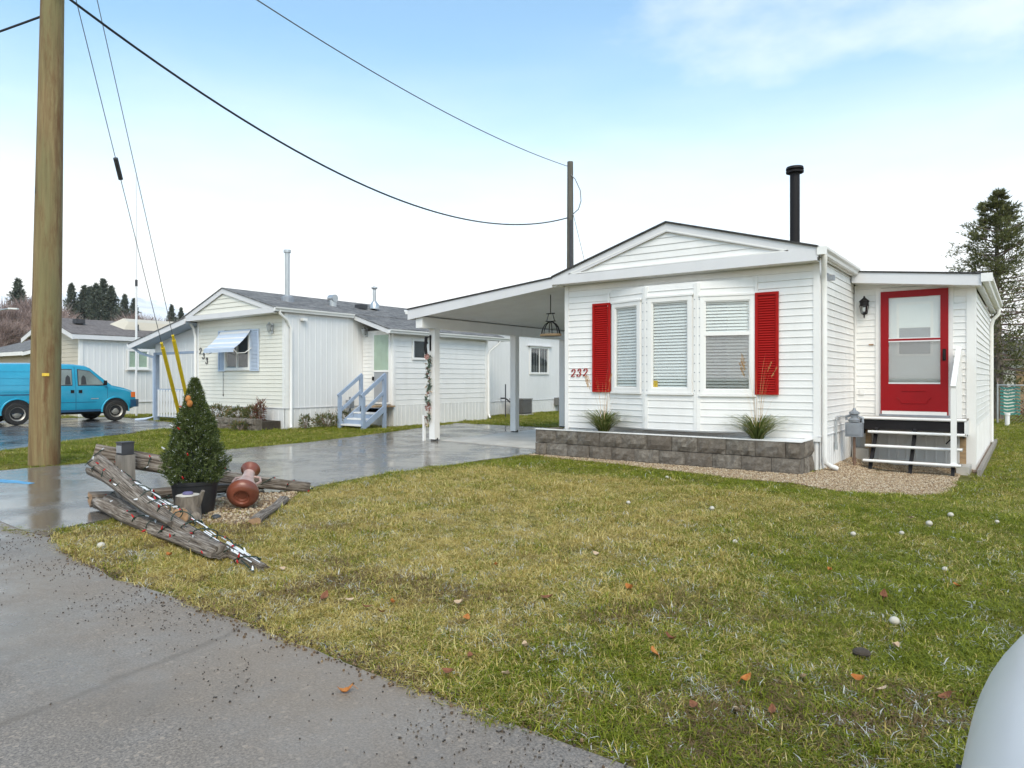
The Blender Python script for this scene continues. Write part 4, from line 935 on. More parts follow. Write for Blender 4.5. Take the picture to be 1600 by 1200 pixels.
# windows, shutters, awning
window(Q, (X(-2.94), Y(-.014), 1.70), XD, (0, -1, 0), 1.32, 1.15, .07, .055, mull=(.66,), deep=0)
shutter(Q, (X(-3.30), Y(-.008), 1.68), .36, 1.26, 'pale_blue'); shutter(Q, (X(-1.62), Y(-.008), 1.68), .43, 1.24, 'pale_blue')
aw = MB(); cols = 9; ax0, ax1 = -3.12, -1.55
top, bot = (Y(-.03), 2.93), (Y(-.62), 2.33)
k = 12; sec = [(top[0] + (bot[0] - top[0]) * i / k, top[1] + (bot[1] - top[1]) * i / k - .05 * math.sin(math.pi * i / k) + (.012 if i % 2 else 0)) for i in range(k + 1)]
aw.prism(sec + [(y_, z_ - .012) for y_, z_ in reversed(sec)], 'x', X(ax0), X(ax1)); awo = aw.build('awning', 'pale_blue', Q)
MB().prism([(bot[0] - .012, bot[1] - .10), (bot[0], bot[1] - .10), (bot[0], bot[1] + .02), (bot[0] - .012, bot[1] + .02)], 'x', X(ax0), X(ax1)).build('valance', 'pale_blue', awo)
for i in range(4):
    s0, s1 = sec[1 + i * 3], sec[2 + i * 3]
    MB().add([(x, a[0], a[1] + .004) for a in (s0, s1) for x in (X(ax0), X(ax1))], [(0, 1, 3, 2)]).build('stripe', 'white_panel', awo, fix=False)
MB().tube([(X(ax1) - .01, bot[0], bot[1] - .02), (X(ax1) - .01, Y(-.5), 2.20), (X(ax1) - .01, Y(-.25), 2.22), (X(ax1) - .01, Y(-.02), 2.38)], .012, 6).tube([(X(ax0) + .01, bot[0], bot[1] - .02), (X(ax0) + .01, Y(-.5), 2.20), (X(ax0) + .01, Y(-.02), 2.38)], .012, 6).build('awning_arm', 'white_vinyl', awo)
MB().tube([(X(-3.05), Y(-.03), 1.66), (X(-3.05), Y(-.03), .98)], .006, 5).box(X(-3.06), X(-3.04), Y(-.04), Y(-.02), .92, .99).build('awning_cord', 'dark_grey', Q)
for i, (ch, a, zz) in enumerate((('2', -4.42, 2.24), ('3', -4.24, 2.08), ('3', -4.05, 1.92))): digit(Q, ch, (X(a), Y(-.016), zz), XD, (0, -1, 0), .20, 'dark_grey', .1)
def coach_lamp(parent, x, y, z, n=(0, -1, 0)):
    o, d = V(x, y, z), V(*n)
    b = MB().frame(o, d.cross(V(0, 0, 1)), ZD, n, -.05, .05, -.16, .12, .0, .02).build('coach_lamp', 'galvanised', parent)
    c = o + d * .12
    MB().lathe([(.01, .16), (.03, .12), (.09, .07), (.08, .06), (.05, -.10), (.02, -.12), (.01, -.17)], 8, Matrix.Translation(c)).tube([o + V(0, 0, -.08), c + V(0, 0, -.12)], .012, 5).build('lamp_cage', 'galvanised', b)
coach_lamp(Q, X(-.55), Y(-.012), 2.92); coach_lamp(Q, X(.22), Y(2.86), 2.93)
MB().box(X(.02), X(.16), Y(.50), Y(.66), 3.13, 3.20).build('flood_light', 'white_vinyl', Q)
window(Q, (X(1.416), Y(3.66), 2.05), YD, (1, 0, 0), .62, .66, .05, .04, deep=0)
window(Q, (X(.012), Y(12.1), 1.64), YD, (1, 0, 0), 1.45, 1.20, .07, .05, mull=(.72,), deep=0)
MB().box(X(.02), X(.12), Y(11.95), Y(13.75), 2.84, 2.88).build('window_hood', 'trim', Q)
# roof fittings
cp = MB().tube([(X(-1.15), Y(.92), 3.7), (X(-1.15), Y(.92), 5.28)], .075, 14).tube([(X(-1.15), Y(.92), 5.28), (X(-1.15), Y(.92), 5.36)], .11, 14).build('chimney_pipe', 'galvanised', Q, smooth=True)
MB().lathe([(.20, 3.72), (.19, 3.93), (.10, 3.97)], 14, Matrix.Translation((X(-1.15), Y(.92), 0))).build('flashing', 'grey_metal', cp)
MB().lathe([(.12, 3.72), (.12, 3.98), (.05, 4.0)], 14, Matrix.Translation((X(-1.15), Y(2.65), 0))).tube([(X(-1.28), Y(2.65), 4.05), (X(-1.02), Y(2.65), 4.05)], .12, 14).build('turbine_vent', 'galvanised', Q, smooth=True)
MB().box(X(-1.3), X(-1.0), Y(3.7), Y(4.0), 3.80, 3.95).build('roof_vent', 'dark_grey', Q)
MB().tube([(X(-1.15), Y(4.45), 3.85), (X(-1.15), Y(4.45), 4.52)], .06, 10).lathe([(.17, 3.85), (.16, 4.0), (.07, 4.12)], 10, Matrix.Translation((X(-1.15), Y(4.45), 0))).lathe([(.05, 4.52), (.11, 4.56), (.11, 4.60), (.02, 4.63)], 10, Matrix.Translation((X(-1.15), Y(4.45), 0))).build('chimney_pipe', 'galvanised', Q, smooth=True)
# back steps of 233
S2 = thing('side_steps', 'blue railed wooden steps up to the side door of number 233', 'steps', (X(1.35), Y(1.9), 0))
sx0, sx1 = X(.82), X(1.82)
MB().box(sx0, X(1.5), Y(2.05), Y(2.85), .60, .645).build('landing', 'timber', S2); MB().box(sx0, sx1, Y(2.03), Y(2.06), .42, .60).build('landing_skirt', 'blue_grey_paint', S2)
for i, zz in enumerate((.10, .26, .43)): MB().box(sx0 + .02, sx1 - .02, Y(1.28 + i * .25), Y(1.55 + i * .25), zz, zz + .04).build('tread', 'skirt_white', S2); MB().box(sx0 + .03, sx1 - .03, Y(1.53 + i * .25), Y(1.545 + i * .25), zz + .041, zz + .159).build('riser', 'blue_grey_paint', S2)
for x in (sx0, sx1):
    MB().box(x - .045, x + .045, Y(1.24), Y(1.33), 0, .95).build('newel_post', 'blue_grey_paint', S2)
    MB().box(x - .045, x + .045, Y(2.05), Y(2.14), 0, 1.58).build('newel_post', 'blue_grey_paint', S2)
    MB().bar((x, Y(1.22), .95), (x, Y(2.14), 1.58), .05, .10).build('handrail', 'blue_grey_paint', S2); MB().bar((x, Y(1.30), .52), (x, Y(2.10), 1.08), .04, .09).build('mid_rail', 'blue_grey_paint', S2)
    MB().bar((x, Y(1.26), .06), (x, Y(2.08), .58), .045, .16).build('stringer', 'blue_grey_paint', S2)
MB().box(X(.08), X(.20), Y(1.85), Y(2.05), .0, .72).box(X(.06), X(.22), Y(1.83), Y(2.07), .72, .85); 
m = MB().tube([(X(.2), Y(2.2), 0), (X(.2), Y(2.2), .9)], .03, 8).box(X(.12), X(.30), Y(2.1), Y(2.28), .55, .80); solo(m, 'gas_meter', 'grey_metal', 'small grey gas meter behind the blue railed steps', 'gas meter', (X(.2), Y(2.2), 0))
# planter of 233
P2b = thing('block_planter', 'low grey block planter with small shrubs in front of the cream home', 'planter', (X(-1.9), Y(-.45), 0))
for row, (z0, z1) in enumerate(((-.03, .155), (.16, .33))):
    x = X(-3.75) + (.1 if row else 0)
    while x < X(-.15): rough_block(P2b, x + .004, min(x + .37, X(-.12)), Y(-.85), Y(-.65), z0, z1, 'y'); x += .38
MB().box(X(-3.7), X(-.15), Y(-.66), Y(-.04), 0, .26).build('soil', 'soil', P2b)
def shrub(x, y, z0, rx, h, mat, label, n=900, ll=.07, group=None, seed=0, name='shrub'):
    g = np.random.default_rng(seed); o = thing(name, label, 'shrub', (x, y, z0), group=group)
    u = g.normal(0, 1, (n, 3)); u /= np.linalg.norm(u, axis=1, keepdims=True); r = g.uniform(.25, 1, (n, 1)) ** .5
    lump = 1 + .35 * np.sin(u[:, :1] * 5 + seed) * np.cos(u[:, 1:2] * 6)
    P = u * r * lump * np.array([rx, rx * .7, h * .5]) + np.array([0, 0, h * .5]); P[:, 2] = np.abs(P[:, 2])
    link('foliage', tri_mesh('foliage', tri_cloud(P, u * .6 + np.array([0, 0, .7]), ll, ll * .4, .5, seed)), mat, o)
    m = MB()
    for k in range(6): a = k * 1.05; m.tube([(0, 0, -.02), (math.cos(a) * rx * .5, math.sin(a) * rx * .35, h * .75)], [.012, .004], 5)
    m.build('stems', 'twigs', o, local=True)
    return o
shrub(X(-2.75), Y(-.45), .26, .55, .42, 'shrub_leaf', 'widest green shrub at the left of the cream home planter', seed=1)
shrub(X(-1.65), Y(-.42), .26, .42, .36, 'shrub_leaf', 'low yellowing shrub in the middle of the cream home planter', seed=2)
shrub(X(-.95), Y(-.42), .26, .33, .42, 'shrub_leaf', 'small green shrub beside the red leafed one at the cream home', seed=3)
shrub(X(-.62), Y(-.38), .26, .22, .62, 'red_leaf', 'dark red leafed shrub at the corner of the cream home', seed=4, n=500)
shrub(X(-.62), Y(-1.0), 0, .35, .28, 'shrub_leaf', 'low weed growing over the grey block planter front', seed=5, n=500)
shrub(X(.35), Y(.45), 0, .22, .42, 'shrub_leaf', 'thin weed at the corner downspout of the cream home', seed=6, n=350)
shrub(X(.42), Y(1.15), 0, .45, .45, 'shrub_leaf', 'yellowing weed clump along the side wall of the cream home', seed=7, n=900)
shrub(X(.42), Y(1.75), 0, .28, .55, 'shrub_leaf', 'dry tall weed just left of the blue railed steps', seed=8, n=500)
# carport of 233
K2 = thing('carport', 'small blue posted carport at the left side of number 233', 'carport', (X(-6.2), Y(2), 0))
ca, cb = (X(-8.25), 2.68), (X(-4.56), 3.40)
slab_roof(MB(), [ca, cb], Y(-.45), Y(5.6), .03).build('roof', 'shingle_grey', K2)
MB().prism([(ca[0], ca[1] - .031), (cb[0], cb[1] - .031), (cb[0], cb[1] - .20), (ca[0], ca[1] - .20)], 'y', Y(-.43), Y(-.40)).build('fascia', 'trim', K2)
MB().prism([(ca[0], ca[1] - .17), (cb[0], cb[1] - .17), (cb[0], cb[1] - .155), (ca[0], ca[1] - .155)], 'y', Y(-.399), Y(5.6)).build('ceiling', 'pale_blue', K2)
gutter(ca[0], -1, Y(-.43), Y(5.6), 2.65, K2, .9)
m = MB().prism([(X(-7.45), 2.36), (X(-4.6), 2.36), (X(-4.6), 3.18), (X(-7.45), 2.66)], 'y', Y(.12), Y(.14)); ribbed(m, (X(-7.45), Y(.115)), XD, (0, -1, 0), 2.85, 2.36, 2.66, .2, .02, .01); m.build('header_panel', 'white_panel', K2)
MB().box(X(-7.5), X(-4.6), Y(.10), Y(.20), 2.28, 2.36).build('beam', 'blue_grey_paint', K2)
for yy in (.15, 5.2): MB().box(X(-7.52), X(-7.38), Y(yy - .07), Y(yy + .07), 0, 2.36 if yy < 1 else 2.6).build('post', 'blue_grey_paint', K2)
MB().tube([(X(-8.2), Y(-.3), 2.55), (X(-8.05), Y(-.1), 2.35), (X(-7.58), Y(.12), 2.2), (X(-7.57), Y(.12), 1.9), (X(-7.57), Y(.12), .14), (X(-7.7), Y(-.1), .06), (X(-8.0), Y(-.3), .03)], .045, 8).build('downspout', 'pale_blue', K2, smooth=True)
RL = thing('railing', 'short white picket railing with blue grey rails beside the carport post of 233', 'railing', (X(-6.4), Y(.15), 0))
for zz in (.14, 1.02): MB().box(X(-7.37), X(-5.3), Y(.12), Y(.18), zz, zz + .09).build('rail', 'blue_grey_paint', RL)
x = -7.28
while x < -5.35: MB().box(X(x), X(x + .11), Y(.10), Y(.118), .16, 1.08).build('picket', 'skirt_white', RL); x += .185
MB().box(X(-5.38), X(-5.28), Y(.1), Y(.2), 0, 1.12).build('post', 'blue_grey_paint', RL)
# air conditioner, boxes
AC = thing('air_conditioner', 'grey outdoor air conditioner unit standing by the wall of number 233', 'air conditioner', (X(.75), Y(10.6), 0))
cx, cy = X(.65), Y(10.6)
MB().box(cx - .36, cx + .36, cy - .36, cy + .36, -.02, .06).build('pad', 'concrete', AC)
MB().box(cx - .31, cx + .31, cy - .31, cy + .31, .06, .62).build('casing', 'dark_grey', AC)
m = MB(); zz = .12
while zz < .58: m.box(cx - .32, cx + .32, cy - .326, cy - .312, zz, zz + .02).box(cx + .312, cx + .326, cy - .32, cy + .32, zz, zz + .02); zz += .035
m.build('louvres', 'ac_metal', AC)
MB().box(cx - .34, cx + .34, cy - .34, cy + .34, .62, .67).build('lid', 'ac_metal', AC)
MB().tube([(cx - .3, cy - .2, .45), (cx - .42, cy - .35, .62), (cx - .42, cy - .5, .68), (X(.05), cy - .55, .68)], .03, 8).build('hose', 'dark_grey', AC, smooth=True)
m = MB().box(X(.03), X(.22), Y(14.0), Y(14.4), .30, .62).tube([(X(.12), Y(14.2), 0), (X(.12), Y(14.2), .3)], .03, 6); solo(m, 'meter_box', 'ac_metal', 'grey utility box low on the wall of number 233', 'meter box', (X(.12), Y(14.2), 0))
m = MB().box(X(.03), X(.2), Y(14.75), Y(15.1), .6, .95).tube([(X(.11), Y(14.9), .6), (X(.11), Y(14.9), 0)], .03, 6); solo(m, 'meter_box', 'white_panel', 'pale utility box on the wall of number 233 near the carport', 'meter box', (X(.1), Y(14.9), 0))
m = MB().tube([(X(1.0), Y(9.1), -.02), (X(1.0), Y(9.1), 1.25)], .022, 6); solo(m, 'iron_stake', 'dark_grey', 'thin dark iron stake beside the air conditioner unit', 'stake', (X(1.0), Y(9.1), 0))

# ------------------------------------------------------------------ other homes
def home_far(x1, y0, wdt, length, zt, rz, front, side, roofm, label, loc):
    r = thing('mobile_home', label, 'house', loc); x0 = x1 - wdt
    f = MB().box(x0, x1, y0, y0 + .1, .0, zt).build('front_wall', front, r); siding(f, front, (x0 + .1, y0), XD, (0, -1, 0), wdt - .2, .55, zt, .16)
    MB().box(x0 + .1, x1 - .02, y0 + .1, y0 + length, 0, zt - .02).build('shell', side, r)
    m = MB(); ribbed(m, (x1 - .02, y0 + .1), YD, (1, 0, 0), length - .1, -.02, zt, .22, .02, .012); m.build('side_sheeting', side, r, fix=False)
    MB().box(x1 - .1, x1 + .03, y0 - .03, y0 + .1, 0, zt).build('corner_trim', 'white_vinyl', r)
    MB().box(x1, x1 + .03, y0 + .11, y0 + length, .50, .53).build('skirting_cap', 'trim', r)
    el, er, rg = (x0 - .15, zt + .12), (x1 + .18, zt + .12), ((x0 + x1) / 2, rz)
    slab_roof(MB(), [el, rg, er], y0 - .35, y0 + length + .3, .03).build('roof', roofm, r)
    for p, q in ((el, rg), (rg, er)): MB().prism([(p[0], p[1] - .031), (q[0], q[1] - .031), (q[0], q[1] - .22), (p[0], p[1] - .22)], 'y', y0 - .34, y0 - .30).build('rake_board', 'trim', r)
    MB().prism([(x0, zt - .02), (x1, zt - .02), ((x0 + x1) / 2, rz - .1)], 'y', y0 - .01, y0 + .05).build('gable_panel', front, r)
    MB().box(x1 + .12, x1 + .175, y0 - .33, y0 + length + .3, zt - .08, zt + .10).build('side_fascia', 'trim', r)
    MB().box(x1 - .02, x1 + .12, y0 - .29, y0 + length + .28, zt - .075, zt - .06).build('soffit', 'soffit', r)
    return r
H3 = home_far(-26.6, .165, 4.6, 15, 3.05, 3.92, 'tan_vinyl', 'white_panel', 'shingle_brown', 'white panelled mobile home with tan front and brown roof behind the blue van', (-28.9, .165, 0))
window(H3, (-26.58, 1.9, 1.85), YD, (1, 0, 0), .86, .78, .06, .05, mull=(.43,), back='curtain_green', deep=0)
MB().box(-26.55, -26.48, 1.82, 2.84, 1.80, 1.845).build('window_sill', 'white_vinyl', H3)
rs = lambda x: 3.92 - (x + 28.9) * (3.92 - 3.17) / 2.48
m = MB(); 
P = [(-28.3, 2.0, rs(-28.3)), (-27.5, 2.2, rs(-27.5)), (-27.5, 5.2, rs(-27.5)), (-28.3, 5.4, rs(-28.3)), (-28.2, 2.5, rs(-28.2) + .30), (-27.7, 2.5, rs(-27.7) + .28), (-27.7, 4.9, rs(-27.7) + .28), (-28.2, 4.9, rs(-28.2) + .30)]
m.add(P, [(0, 3, 2, 1), (4, 5, 6, 7), (0, 1, 5, 4), (1, 2, 6, 5), (2, 3, 7, 6), (3, 0, 4, 7)]).build('roof_skylight', 'tan_vinyl', H3)
MB().tube([(-27.4, 2.7, 3.3), (-27.4, 2.7, 3.72)], .06, 8).build('vent_pipe', 'dark_grey', H3); MB().box(-28.1, -27.8, .5, .85, 3.66, 3.84).build('roof_vent', 'dark_grey', H3); MB().box(-28.1, -27.8, 6.0, 6.35, 3.66, 3.84).build('roof_vent', 'dark_grey', H3)
H4 = thing('mobile_home', 'tan home with grey roof at the far left edge behind the van', 'house', (-46, 4.2, 0))
f4 = MB().box(-50, -42.6, 4.2, 12, 0, 2.95).build('wall', 'tan_vinyl', H4)
siding(f4, 'tan_vinyl', (-50, 4.2), XD, (0, -1, 0), 7.3, .5, 2.9, .2)
MB().prism([(3.6, 2.98), (8.1, 4.4), (12.5, 2.98), (12.5, 2.94), (8.1, 4.35), (3.6, 2.94)], 'x', -50.4, -42.2).build('roof', 'shingle_grey', H4)
MB().box(-50.4, -42.2, 3.58, 3.62, 2.76, 2.97).build('fascia', 'white_vinyl', H4); MB().prism([(4.2, 2.9), (12, 2.9), (8.1, 4.3)], 'x', -42.7, -42.61).build('gable_panel', 'tan_vinyl', H4)
MB().prism([(3.6, 2.93), (8.1, 4.34), (8.1, 4.14), (3.6, 2.74)], 'x', -42.22, -42.18).build('rake_board', 'white_vinyl', H4)

# ------------------------------------------------------------------ vehicles
def loft(root, st, mat, name='body'):
    """st: x, z bottom, z belt, z top, half width at belt, half width at top"""
    secs = []
    for (x, zb, zs, zt, ws, wt) in st:
        r = min(.10, (zt - zs) * .45)
        half = [(0, zb), (ws * .82, zb), (ws * .965, zb + .06), (ws, zb + .22), (ws, zs - .10), (ws * .99, zs), ((ws * .99 + wt) * .5, zs + (zt - r - zs) * .5), (wt, zt - r), (wt - r * .35, zt - r * .3), (wt - r * 1.2, zt), (wt * .4, zt + .02), (0, zt + .025)]
        secs.append([(x, -y, z) for y, z in half] + [(x, y, z) for y, z in reversed(half[1:-1])])
    n = len(secs[0]); m = MB(); m.v = [p for s in secs for p in s]
    m.f = [(i * n + j, i * n + (j + 1) % n, (i + 1) * n + (j + 1) % n, (i + 1) * n + j) for i in range(len(secs) - 1) for j in range(n)]
    m.f += [tuple(range(n)), tuple(range((len(secs) - 1) * n, len(secs) * n))]
    return m.build(name, mat, root, smooth=True, local=True)
def width_at(st, x, z):
    for a, b in zip(st, st[1:]):
        if a[0] <= x <= b[0]:
            t = (x - a[0]) / (b[0] - a[0]); zb, zs, zt, ws, wt = [a[i] + (b[i] - a[i]) * t for i in range(1, 6)]
            if z <= zs - .1: return ws
            if z <= zs: return ws * (.99 + .01 * (zs - z) / .1)
            r = min(.10, (zt - zs) * .45); k = (z - zs) / max(.01, zt - r - zs); return ws * .99 + (wt - ws * .99) * min(1, k)
    return st[0][4]
def side_panel(root, st, poly, mat, name, side, off=.006, nz=5):
    m = MB(); zs = [p[1] for p in poly]; z0, z1 = min(zs), max(zs)
    def span(z):
        xs_ = []
        for (xa, za), (xb, zb) in zip(poly, poly[1:] + poly[:1]):
            if (za - z) * (zb - z) <= 0 and za != zb: xs_.append(xa + (xb - xa) * (z - za) / (zb - za))
        return min(xs_), max(xs_)
    k = 10; rows = []
    for i in range(nz + 1):
        z = z0 + .0005 + (z1 - z0 - .001) * i / nz; a, b = span(z); rows.append([(a + (b - a) * j / k, z) for j in range(k + 1)])
    m.v = [(x, side * (width_at(st, x, z) + off), z) for rw_ in rows for x, z in rw_]
    m.f = [(i * (k + 1) + j, i * (k + 1) + j + 1, (i + 1) * (k + 1) + j + 1, (i + 1) * (k + 1) + j) for i in range(nz) for j in range(k)]
    return m.build(name, mat, root, local=True, fix=False)
def wheel(root, x, y, r, side, w=.22):
    M = Matrix.Translation((x, y, r)) @ Matrix.Rotation(-side * math.pi / 2, 4, 'X')
    ty = MB().lathe([(r * .58, -w / 2), (r * .93, -w / 2), (r, -w * .34), (r, w * .34), (r * .93, w / 2), (r * .66, w / 2), (r * .62, w * .42), (r * .60, w * .2)], 28, M).build('wheel', 'tyre', root, smooth=True, local=True)
    MB().lathe([(.001, -w * .1), (r * .63, -w * .1), (r * .63, w * .46), (r * .57, w * .40), (r * .50, w * .16), (r * .30, w * .22), (r * .22, w * .34), (r * .10, w * .36), (.001, w * .36)], 28, M).build('rim', 'rim', ty, smooth=True, local=True)
    m = MB()
    for k in range(8):
        a = k * math.pi / 4; m.lathe([(.001, w * .205), (r * .075, w * .22), (r * .075, w * .23), (.001, w * .232)], 10, M @ Matrix.Translation((math.cos(a) * r * .41, math.sin(a) * r * .41, -.004)))
    m.build('rim_hole_shade', 'black_metal', ty, local=True)  # small black discs, the shade inside the holes put into colour
    return ty
def arch(root, st, x, z, r, side, mat, lip=.045):
    m = MB(); k = 20; y = max(width_at(st, x - r, .6), width_at(st, x + r, .6))
    P = []
    for i in range(k + 1):
        a = math.pi * 1.08 * i / k - math.pi * .04
        for rr, yo in ((r, -.03), (r, .028), (r + lip * .5, .034), (r + lip, .004), (r + lip, -.03)): P.append((x + math.cos(a) * rr, side * (y + yo), z + math.sin(a) * rr))
    m.v = P; m.f = [(i * 5 + j, i * 5 + j + 1, (i + 1) * 5 + j + 1, (i + 1) * 5 + j) for i in range(k) for j in range(4)]
    m.build('wheel_arch', mat, root, smooth=True, local=True, fix=False)
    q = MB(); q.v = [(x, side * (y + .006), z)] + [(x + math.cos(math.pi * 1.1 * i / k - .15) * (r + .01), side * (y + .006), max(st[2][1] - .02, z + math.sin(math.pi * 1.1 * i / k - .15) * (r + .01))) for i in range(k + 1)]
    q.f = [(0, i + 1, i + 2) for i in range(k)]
    q.build('well_shade_disc', 'cable_black', root, local=True, fix=False)  # flat black disc, the shade of an open well put into its colour
VST = [(0, .50, 1.10, 1.74, .90, .78), (.05, .40, 1.12, 1.86, .94, .81), (.35, .34, 1.14, 1.91, .97, .83), (1.4, .34, 1.14, 1.93, .98, .835), (2.5, .34, 1.14, 1.92, .98, .83), (2.88, .34, 1.14, 1.88, .975, .81), (3.05, .34, 1.14, 1.80, .97, .80), (3.4, .34, 1.13, 1.50, .965, .80), (3.72, .35, 1.11, 1.22, .96, .82), (4.1, .37, 1.04, 1.13, .945, .82), (4.38, .40, .93, 1.03, .92, .80), (4.47, .44, .80, .92, .90, .78)]
simple('van_glass', (.22, .26, .25), .12, var=.3, scale=2)
VAN = thing('van', 'blue panel van parked on the drive behind the wooden utility pole', 'van', (-23.55, -4.12, .015), R(90))
loft(VAN, VST, 'van_blue')
for sd_ in (-1, 1):
    for i, (poly, nm) in enumerate((([(2.58, 1.21), (2.60, 1.76), (2.86, 1.755), (3.0, 1.70), (3.42, 1.29), (3.42, 1.21)], 'side_window'), ([(1.98, 1.21), (1.98, 1.76), (2.44, 1.76), (2.42, 1.21)], 'side_window'))):
        sw = side_panel(VAN, VST, poly, 'interior_dark', nm, sd_, .006, 10)
        cxw = sum(p[0] for p in poly) / len(poly); czw = sum(p[1] for p in poly) / len(poly)
        inn = [(cxw + (px_ - cxw) * .93, czw + (pz_ - czw) * .90) for px_, pz_ in poly]
        side_panel(VAN, VST, inn, 'van_glass', 'pane', sd_, .012, 10).parent = sw
        q0 = poly[0][0] + .10 + (.12 if i else 0); side_panel(VAN, VST, [(q0, 1.25), (q0 + .03, 1.48), (q0 + .09, 1.56), (q0 + .16, 1.50), (q0 + .17, 1.25)], 'interior_dark', 'seat_back', sd_, .016, 8).parent = sw
    for xx, z0, z1 in ((1.90, .40, 1.84), (2.51, .40, 1.84), (3.50, .80, 1.20)): side_panel(VAN, VST, [(xx, z0), (xx + .012, z0), (xx + .012, z1), (xx, z1)], 'bumper_blue', 'door_seam', sd_, .004, 12)
    side_panel(VAN, VST, [(.2, .92), (1.88, .92), (1.88, .955), (.2, .955)], 'bumper_blue', 'slide_track', sd_, .006)
    for zr in (1.02, 1.24, 1.45, 1.66): side_panel(VAN, VST, [(.30, zr), (1.78, zr), (1.78, zr + .012), (.30, zr + .012)], 'van_blue', 'panel_rib', sd_, .014)
    side_panel(VAN, VST, [(.3, .345), (3.3, .345), (3.3, .42), (.3, .42)], 'bumper_blue', 'sill_trim', sd_, .006)
    side_panel(VAN, VST, [(1.92, .655), (3.15, .655), (3.15, .67), (1.92, .67)], 'bumper_blue', 'side_crease', sd_, .004)
    for xx in (2.36, 2.60): MB().box(xx, xx + .10, sd_ * .985 - .012, sd_ * .985 + .012, .97, 1.07).build('door_handle', 'black_metal', VAN, local=True)
    side_panel(VAN, VST, [(2.98, .76), (3.22, .76), (3.22, .79), (2.98, .79)], 'galvanised', 'badge', sd_, .006)
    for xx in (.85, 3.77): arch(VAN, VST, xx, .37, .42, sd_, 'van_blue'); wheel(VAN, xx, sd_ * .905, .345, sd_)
    MB().box(4.30, 4.44, sd_ * .80 - .14, sd_ * .80 + .13, .80, .98).build('turn_signal', 'orange_lens', VAN, local=True)
    MB().box(4.42, 4.50, sd_ * .62 - .16, sd_ * .62 + .14, .80, .97).build('headlight', 'clear_lens', VAN, local=True)
    MB().box(3.36, 3.46, sd_ * 1.02 - .03, sd_ * 1.06 + .05, 1.22, 1.38).tube([(3.40, sd_ * .93, 1.24), (3.41, sd_ * 1.03, 1.28)], .02, 6).build('mirror', 'black_metal', VAN, local=True)
MB().prism([(4.28, -.98), (4.46, -.96), (4.62, -.80), (4.64, 0), (4.62, .80), (4.46, .96), (4.28, .98)], 'z', .46, .72).build('front_bumper', 'bumper_blue', VAN, local=True)
MB().prism([(-.10, -.92), (.10, -.99), (.10, .99), (-.10, .92)], 'z', .46, .66).build('rear_bumper', 'bumper_blue', VAN, local=True)
def strip(root, st, i0, i1, f, mat, name, lift=.012):
    m = MB()
    for i in (i0, i1):
        x, zb, zs, zt, ws, wt = st[i]; r = min(.10, (zt - zs) * .45)
        for k in range(9): yy = -1 + k / 4; m.v.append((x, yy * (wt - r * 1.2) * f, zt + .02 * (1 - abs(yy)) + lift))
    m.f = [(k, k + 1, 10 + k, 9 + k) for k in range(8)]; return m.build(name, mat, root, local=True, fix=False)
strip(VAN, VST, 6, 7, .98, 'car_glass', 'windshield'); strip(VAN, VST, 7, 8, .98, 'car_glass', 'windshield')
MB().box(.3, 4.2, -.7, .7, .26, .42).build('underbody', 'cable_black', VAN, local=True)
# silver car beside the photographer
CST = [(0, .42, .72, .86, .74, .60), (.08, .32, .78, .93, .80, .66), (.35, .26, .84, 1.03, .86, .68), (.75, .24, .88, 1.12, .88, .62), (1.35, .23, .90, 1.43, .89, .58), (2.1, .23, .90, 1.46, .89, .58), (2.7, .23, .89, 1.36, .89, .58), (3.35, .23, .87, .98, .88, .66), (3.9, .24, .78, .90, .86, .66), (4.22, .26, .70, .82, .80, .60), (4.38, .30, .60, .72, .70, .50), (4.46, .36, .52, .60, .56, .38)]
CAR = thing('parked_car', 'silver car whose rounded front corner shows at the lower right edge', 'car', (7.012, -10.36, .012), math.pi); CAR.scale = (1, 1, 1.24)
cb_ = loft(CAR, CST, 'silver_paint'); ss = cb_.modifiers.new('smooth', 'SUBSURF'); ss.levels = ss.render_levels = 2
for sd_ in (-1, 1):
    side_panel(CAR, CST, [(.95, .95), (1.35, 1.34), (1.95, 1.36), (1.95, .95)], 'car_glass', 'side_window', sd_, .006); side_panel(CAR, CST, [(2.03, .95), (2.03, 1.36), (2.5, 1.30), (3.0, .98), (3.0, .95)], 'car_glass', 'side_window', sd_, .006)
    for xx in (1.99, 3.05): side_panel(CAR, CST, [(xx, .35), (xx + .008, .35), (xx + .008, .92), (xx, .92)], 'cable_black', 'door_seam', sd_, .004, 8)
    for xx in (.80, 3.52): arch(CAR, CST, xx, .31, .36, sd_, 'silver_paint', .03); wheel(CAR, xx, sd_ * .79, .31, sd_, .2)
    MB().ball((4.24, sd_ * .56, .63), .13, 8, .55).build('headlight', 'clear_lens', CAR, local=True, smooth=True)
    MB().box(2.75, 2.9, sd_ * .95 - .07, sd_ * .95 + .07, .93, 1.05).build('mirror', 'silver_paint', CAR, local=True)
MB().box(4.36, 4.475, -.34, .34, .38, .50).build('grille', 'cable_black', CAR, local=True)
for sd_ in (-1, 1): MB().tube([(3.35, sd_ * .60, .955), (3.7, sd_ * .605, .915), (3.95, sd_ * .59, .868), (4.15, sd_ * .53, .818), (4.28, sd_ * .40, .765), (4.33, 0, .755)], .006, 6).build('hood_seam', 'cable_black', CAR, local=True)
strip(CAR, CST, 6, 7, .95, 'car_glass', 'windshield'); strip(CAR, CST, 3, 4, .95, 'car_glass', 'rear_window')

